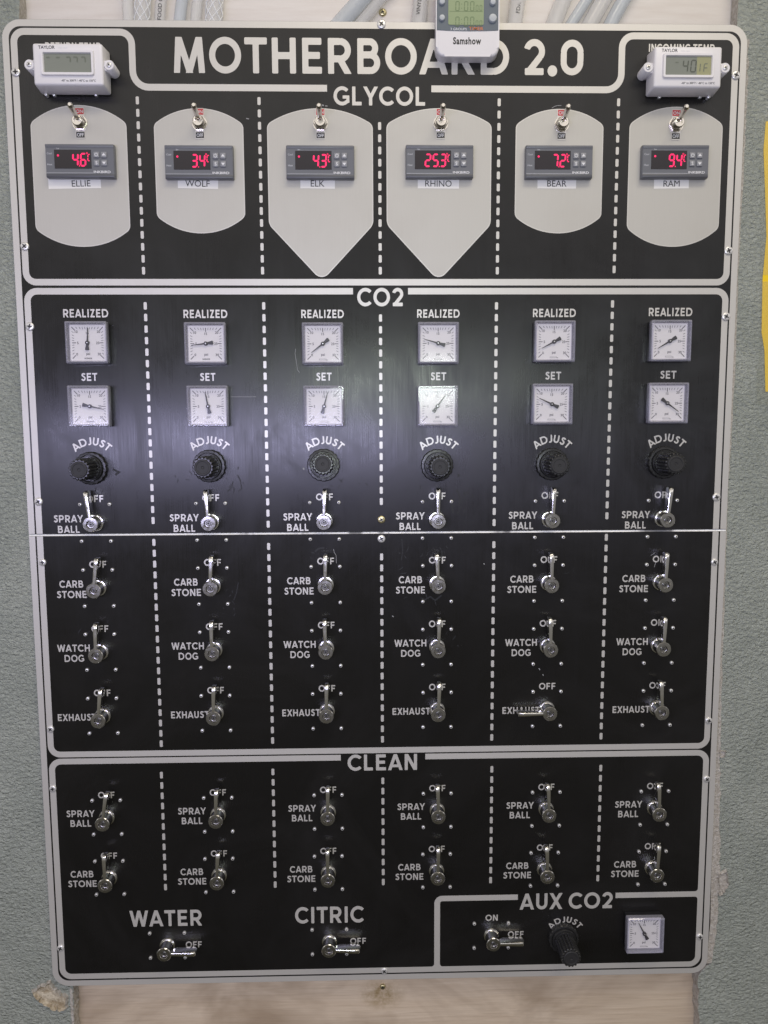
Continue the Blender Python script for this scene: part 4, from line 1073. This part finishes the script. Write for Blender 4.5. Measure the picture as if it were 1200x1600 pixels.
# ------------------------------------------------------------------ temperature controllers and name stickers
TEMPS = ['4.6', '3.4', '4.3', '25.3', '7.2', '9.4']
IK = [(124.7, 251), (310.7, 252.7), (500.3, 252.7), (687, 252), (874, 252.5), (1055.7, 252)]
STK = [(75.7, 157.7, 127, 'ELLIE'), (278, 341, 308.7, 'WOLF'), (469.3, 523.3, 496.3, 'ELK'), (652.7, 717.3, 685, 'RHINO'), (839.7, 900, 870, 'BEAR'), (1021.7, 1076, 1049, 'RAM')]
def controller():
    o = empty('temperature_controller', (0, 0), None, None)
    a, c = .0358, .0169
    def body(b):
        b.box(-a, a, -c, c, 0.0002, .0066, 'grey_plastic', .0009)
        b.box(-a+.0003, a-.0003, -c+.0003, -c+.0040, .0060, .0078, 'grey_plastic_dark', .0008)
        b.box(-a+.0003, a-.0003, c-.0034, c-.0003, .0060, .0080, 'grey_plastic', .0008)
        b.box(-a+.0006, a-.0006, -c+.0038, c-.0033, .0060, .0074, 'grey_plastic')
        b.box(-a+.0008, .0135, -c+.0044, -c+.0047, .0073, .00755, 'print_pale')
        b.box(-a+.0006, a-.0006, c-.0037, c-.0034, .0070, .0079, 'button_grey')
    one('housing', o, body)
    one('display', o, lambda b: b.box(-.0262, .0120, -.0080, .0109, .0070, .0077, 'display_dark'))
    def bt(ch):
        def fn(b):
            b.box(-.0029, .0029, -.0029, .0029, .0070, .0088, 'button_grey', .0006)
            if ch == 'S': plain(b, 'S', 0, 0, .0034, 'print_white', .0089, bold=.02)
            elif ch == 'P':
                pts = [(.0016*math.cos(R_(120+300*k/14)), .0016*math.sin(R_(120+300*k/14))) for k in range(15)]; ribbon(b, pts, .0005, 'print_white', .0089)
                ribbon(b, [(0, .0002), (0, .0021)], .0005, 'print_white', .00892)
            else:
                s = 1 if ch == 'U' else -1
                b.face([(-.0020, -.0010*s, .0089), (.0020, -.0010*s, .0089), (0, .0017*s, .0089)][::1 if s > 0 else -1], 'print_white')
        return fn
    for ch, u, v in (('P', .0176, .0058), ('U', .0254, .0058), ('S', .0176, -.0024), ('D', .0254, -.0024)): one('button', o, bt(ch), loc=(u, 0, v), smooth=30)
    def pr(b):
        plain(b, 'Cool', -.0312, .0072, .0019, 'print_pale', .0076); plain(b, 'Heat', -.0312, -.0038, .0019, 'print_pale', .0076)
        plain(b, 'Set', -.0222, .0121, .0016, 'print_pale', .0077)
        plain(b, 'INKBIRD', .0228, -.0112, .0025, 'print_white', .0077, width=.0176, bold=.022)
    one('print', o, pr, smooth=0)
    return o
c_0 = controller()
for i, (px, py) in enumerate(IK):
    o = c_0 if i == 0 else dup(c_0)
    u, v = at(px, py, .0075); o.location = (u, 0, v)
    o['temp'] = i
    tag(o, f'grey temperature controller reading {TEMPS[i]} in red above the {TANKS[i]} sticker', 'controller', 'grey temperature controllers')
for o in [x for x in COL.objects if x.name.startswith('temperature_controller')]:
    i = o['temp']; del o['temp']
    def led(b, i=i):
        s = TEMPS[i]; x = 0.0036; w, hh = .0050, .0120
        digs = [ch for ch in s if ch != '.']
        for k, ch in enumerate(digs[::-1]): digit(b, ch, x-.0080*k, .0008, w, hh, .0017, 'led_red', .0079, 0.06)
        b.sheet(polyfill([[(x-.0040+.0006*math.cos(q_), -.0054+.0006*math.sin(q_)) for q_ in [k*math.pi/5 for k in range(10)]]]), 'led_red', .0079)
        digit(b, 'C', .0097, .0030, .0021, .0064, .0010, 'led_red', .0079, .06)
        ribbon(b, [(.0078+.0007*math.cos(k*math.pi/5), .0074+.0007*math.sin(k*math.pi/5)) for k in range(10)], .0004, 'led_red', .0079, closed=True)
        if i != 3: b.sheet(polyfill([[(-.0222+.0011*math.cos(q_), .0050+.0011*math.sin(q_)) for q_ in [k*math.pi/6 for k in range(12)]]]), 'led_red', .0079)
    disp = [c for c in o.children if c.name.startswith('display')][0]
    one('red_digits', disp, led, smooth=0)
for i, (x0_, x1_, tx, s) in enumerate(STK):
    (u0, _), (u1, _) = at(x0_, 286), at(x1_, 286); um, vm_ = at(tx, 286.7); zt, zb = zz(tx, 274), zz(tx, 294.8)
    o = one('name_sticker', None, lambda b: b.box(-(u1-u0)/2, (u1-u0)/2, -(zt-zb)/2, (zt-zb)/2, .0003, .00045, 'paper_label'), loc=((u0+u1)/2, 0, (zt+zb)/2), smooth=0)
    o.rotation_euler = (0, R_((-1, 1, .5, .3, .2, -.6)[i]), 0)
    tag(o, f'white paper sticker printed {s} below the controller', 'sticker', 'name stickers on the tanks')
    one('print', o, lambda b: plain(b, s, um-(u0+u1)/2, vm_-(zt+zb)/2, .0067, 'print_black', .0006), smooth=0)

# ------------------------------------------------------------------ white box thermometers
def thermo(bx, by, label, reading, sides):
    u, v = at(bx, by)
    o = empty('panel_thermometer', (u, v), label, 'thermometer', 'white box thermometers')
    a, c, D = .0356, .0203, .0225
    one('housing', o, lambda b: b.box(-a-.0008, a+.0008, -c-.0012, c+.0012, .0004, D, 'white_plastic', .0024, 3, taper=.0014))
    def bez(b):
        pts = [fillet([(-x, -y, r), (x, -y, r), (x, y, r), (-x, y, r)], n=3) for x, y, r in ((.0275, .0128, .003), (.0262, .0118, .002), (.0242, .0096, .0008), (.0234, .0089, .0006))]
        dd = [D-.0012, D+.0022, D+.0022, D-.0002]
        rings = [[b.bm.verts.new((x, -z_, y+.0008)) for x, y in p] for p, z_ in zip(pts, dd)]
        mi_ = b.mi('white_plastic'); N = len(rings[0])
        for r0, r1 in zip(rings, rings[1:]):
            for k in range(N): b.bm.faces.new((r0[k], r0[(k+1) % N], r1[(k+1) % N], r1[k])).material_index = mi_
    one('bezel', o, bez, smooth=25)
    sc = one('lcd_screen', o, lambda b: b.box(-.0236, .0236, -.0083, .0099, D-.001, D+.0005, 'lcd_grey'), smooth=0)
    def ink(b):
        if reading:
            b.box(.0088, .0236, -.0083, .0099, D, D+.0006, 'lcd_yellow')
            digit(b, '4', -.0030, .0005, .0048, .0112, .0012, 'lcd_ink', D+.0007, .08); digit(b, '0', .0052, .0005, .0048, .0112, .0012, 'lcd_ink', D+.0007, .08)
            digit(b, '1', .0105, -.001, .0034, .0080, .0009, 'lcd_ink_faint', D+.0008, .08); digit(b, 'F', .0180, -.0012, .0036, .0080, .0009, 'lcd_ink_faint', D+.0008, .08)
            digit(b, '-', -.012, .004, .004, .01, .001, 'lcd_ink_faint', D+.0007, .08)
        else:
            for k, x in enumerate((-.0195, -.0095, .0005, .0075, .0155)):
                digit(b, '7' if k > 1 else '-', x, .0012 if k > 1 else .006, .0044, .0105, .0013, 'lcd_ink_faint', D+.0007, .05, keep='ab' if k > 1 else None)
    one('lcd_digits', sc, ink, smooth=0)
    def pr(b):
        k = 0 if not reading else .0008
        plain(b, 'TAYLOR', -.0206+k, .0160, .0032, 'print_black', D+.0002, width=.0165, bold=.012)
        plain(b, 'MODEL', -.0070+k, .0153, .0012, 'print_pale', D+.0002, width=.0042); plain(b, '1460', -.0018+k, .0153, .0012, 'print_pale', D+.0002, width=.0042)
        plain(b, '-40° to 300°F / -40°C to 150°C', .0100+k, -.0158, .0021, 'print_black', D+.0002, width=.0350, bold=.008)
    one('print', o, pr, smooth=0)
    for s in (-1, 1):
        def ear(b):
            b.lathe([(.0052, .0004), (.0052, D-.004), (.0046, D-.0032)], 'white_plastic', s*(a+.0046), .0008, 26)
            b.box(min(s*a*.97, s*(a+.0046)), max(s*a*.97, s*(a+.0046)), -.0040, .0056, .0004, D-.0045, 'white_plastic', .0005)
        e = one('mounting_ear', o, ear)
        one('ear_screw', e, lambda b: screw_bm(b, .0026, .0012, 'steel', True, 16, .5, s*(a+.0046), .0008, D-.0033))
    for s in sides:
        one('cable_clip', o, lambda b: b.lathe([(.0016, .001), (.0016, .006), (.0008, .0066)], 'steel', s*.030, -c-.0022, 12))
    return o
thermo(119.0, 116.0, 'white boxed thermometer with blank grey screen at top left', False, (-1,))
thermo(1061.5, 120.0, 'white boxed thermometer showing 40 on a yellowish screen, top right', True, (1,))

# ------------------------------------------------------------------ kitchen timer hung over the title
DT = 0.0145
tu, tv = at(730.5, 87.5, DT)
tm = empty('kitchen_timer', (tu, tv), 'white kitchen timer with green screen covering part of the title', 'timer')
tw = (at(780, 60, DT)[0]-at(681, 60, DT)[0])/2; tH = 0.098
one('housing', tm, lambda b: b.prism(fillet([(-tw, -.0005, .0095), (tw, -.0005, .0095), (tw, tH, .008), (-tw, tH, .008)], n=8), 0.0006, DT, 'white_plastic', .0028, 4))
zf = lambda y: at(730, y, DT)[1]-tv
xf = lambda x: at(x, 40, DT)[0]-tu
def fpl(b):
    pts = [(xf(682.5), zf(47.5)), (xf(700), zf(48.3)), (xf(730), zf(48.8)), (xf(760), zf(48.3)), (xf(778.5), zf(47.5)), (xf(778.5), tH-.006), (xf(682.5), tH-.006)]
    b.prism(pts, DT-.001, DT+.0005, 'timer_face', .0003)
one('face_plate', tm, fpl)
scr = one('lcd_screen', tm, lambda b: b.prism(fillet([(xf(700.3), zf(39.5), .0015), (xf(755.5), zf(39.5), .0015), (xf(755.5), tH-.010, .0015), (xf(700.3), tH-.010, .0015)], n=4), DT, DT+.0009, 'lcd_green'), smooth=0)
def dg(b):
    for y in (10.5, 34.5, -14):
        z = zf(y)
        for k, x in enumerate((714.5, 728, 737.5)): digit(b, '0', xf(x), z, .0034, .0088, .0009, 'lcd_ink_green', DT+.0010, .02)
        for s in (-1, 1): b.box(xf(721)-.0004, xf(721)+.0004, z+s*.002-.0004, z+s*.002+.0004, DT+.0009, DT+.0010, 'lcd_ink_green')
        for k, x in enumerate((745, 751)): digit(b, '0', xf(x), z-.0016, .0021, .0052, .0006, 'lcd_ink_green', DT+.0010, .02)
    for y in (18.5, -5): b.box(xf(702), xf(754), zf(y)-.0002, zf(y)+.0002, DT+.0009, DT+.0010, 'lcd_ink_green')
one('lcd_digits', scr, dg, smooth=0)
for x, y, r in ((690.5, 4.5, .0030), (690.5, 29.5, .0030), (769.5, 4.5, .0030), (769.5, 29.5, .0042), (690.5, -22, .0030), (769.5, -22, .0030)):
    one('button', tm, lambda b: b.lathe([(r, 0), (r, DT+.0022), (r*.85, DT+.0030), (r*.5, DT+.0032)], 'timer_button', n=24), loc=(xf(x), 0, zf(y)))
def tp(b):
    plain(b, '3 GROUPS', xf(716.5), zf(45.8), .0024, 'print_pale', DT+.0006, width=xf(729.5)-xf(704), bold=.012)
    plain(b, 'TIMER', xf(744), zf(44.8), .0033, 'print_orange', DT+.0006, width=xf(755.5)-xf(733), bold=.012)
    plain(b, 'Samshow', xf(730), zf(63.5), .0068, 'print_black', DT+.0001, width=xf(752)-xf(708), bold=.035, space=1.12)
one('print', tm, tp, smooth=0)
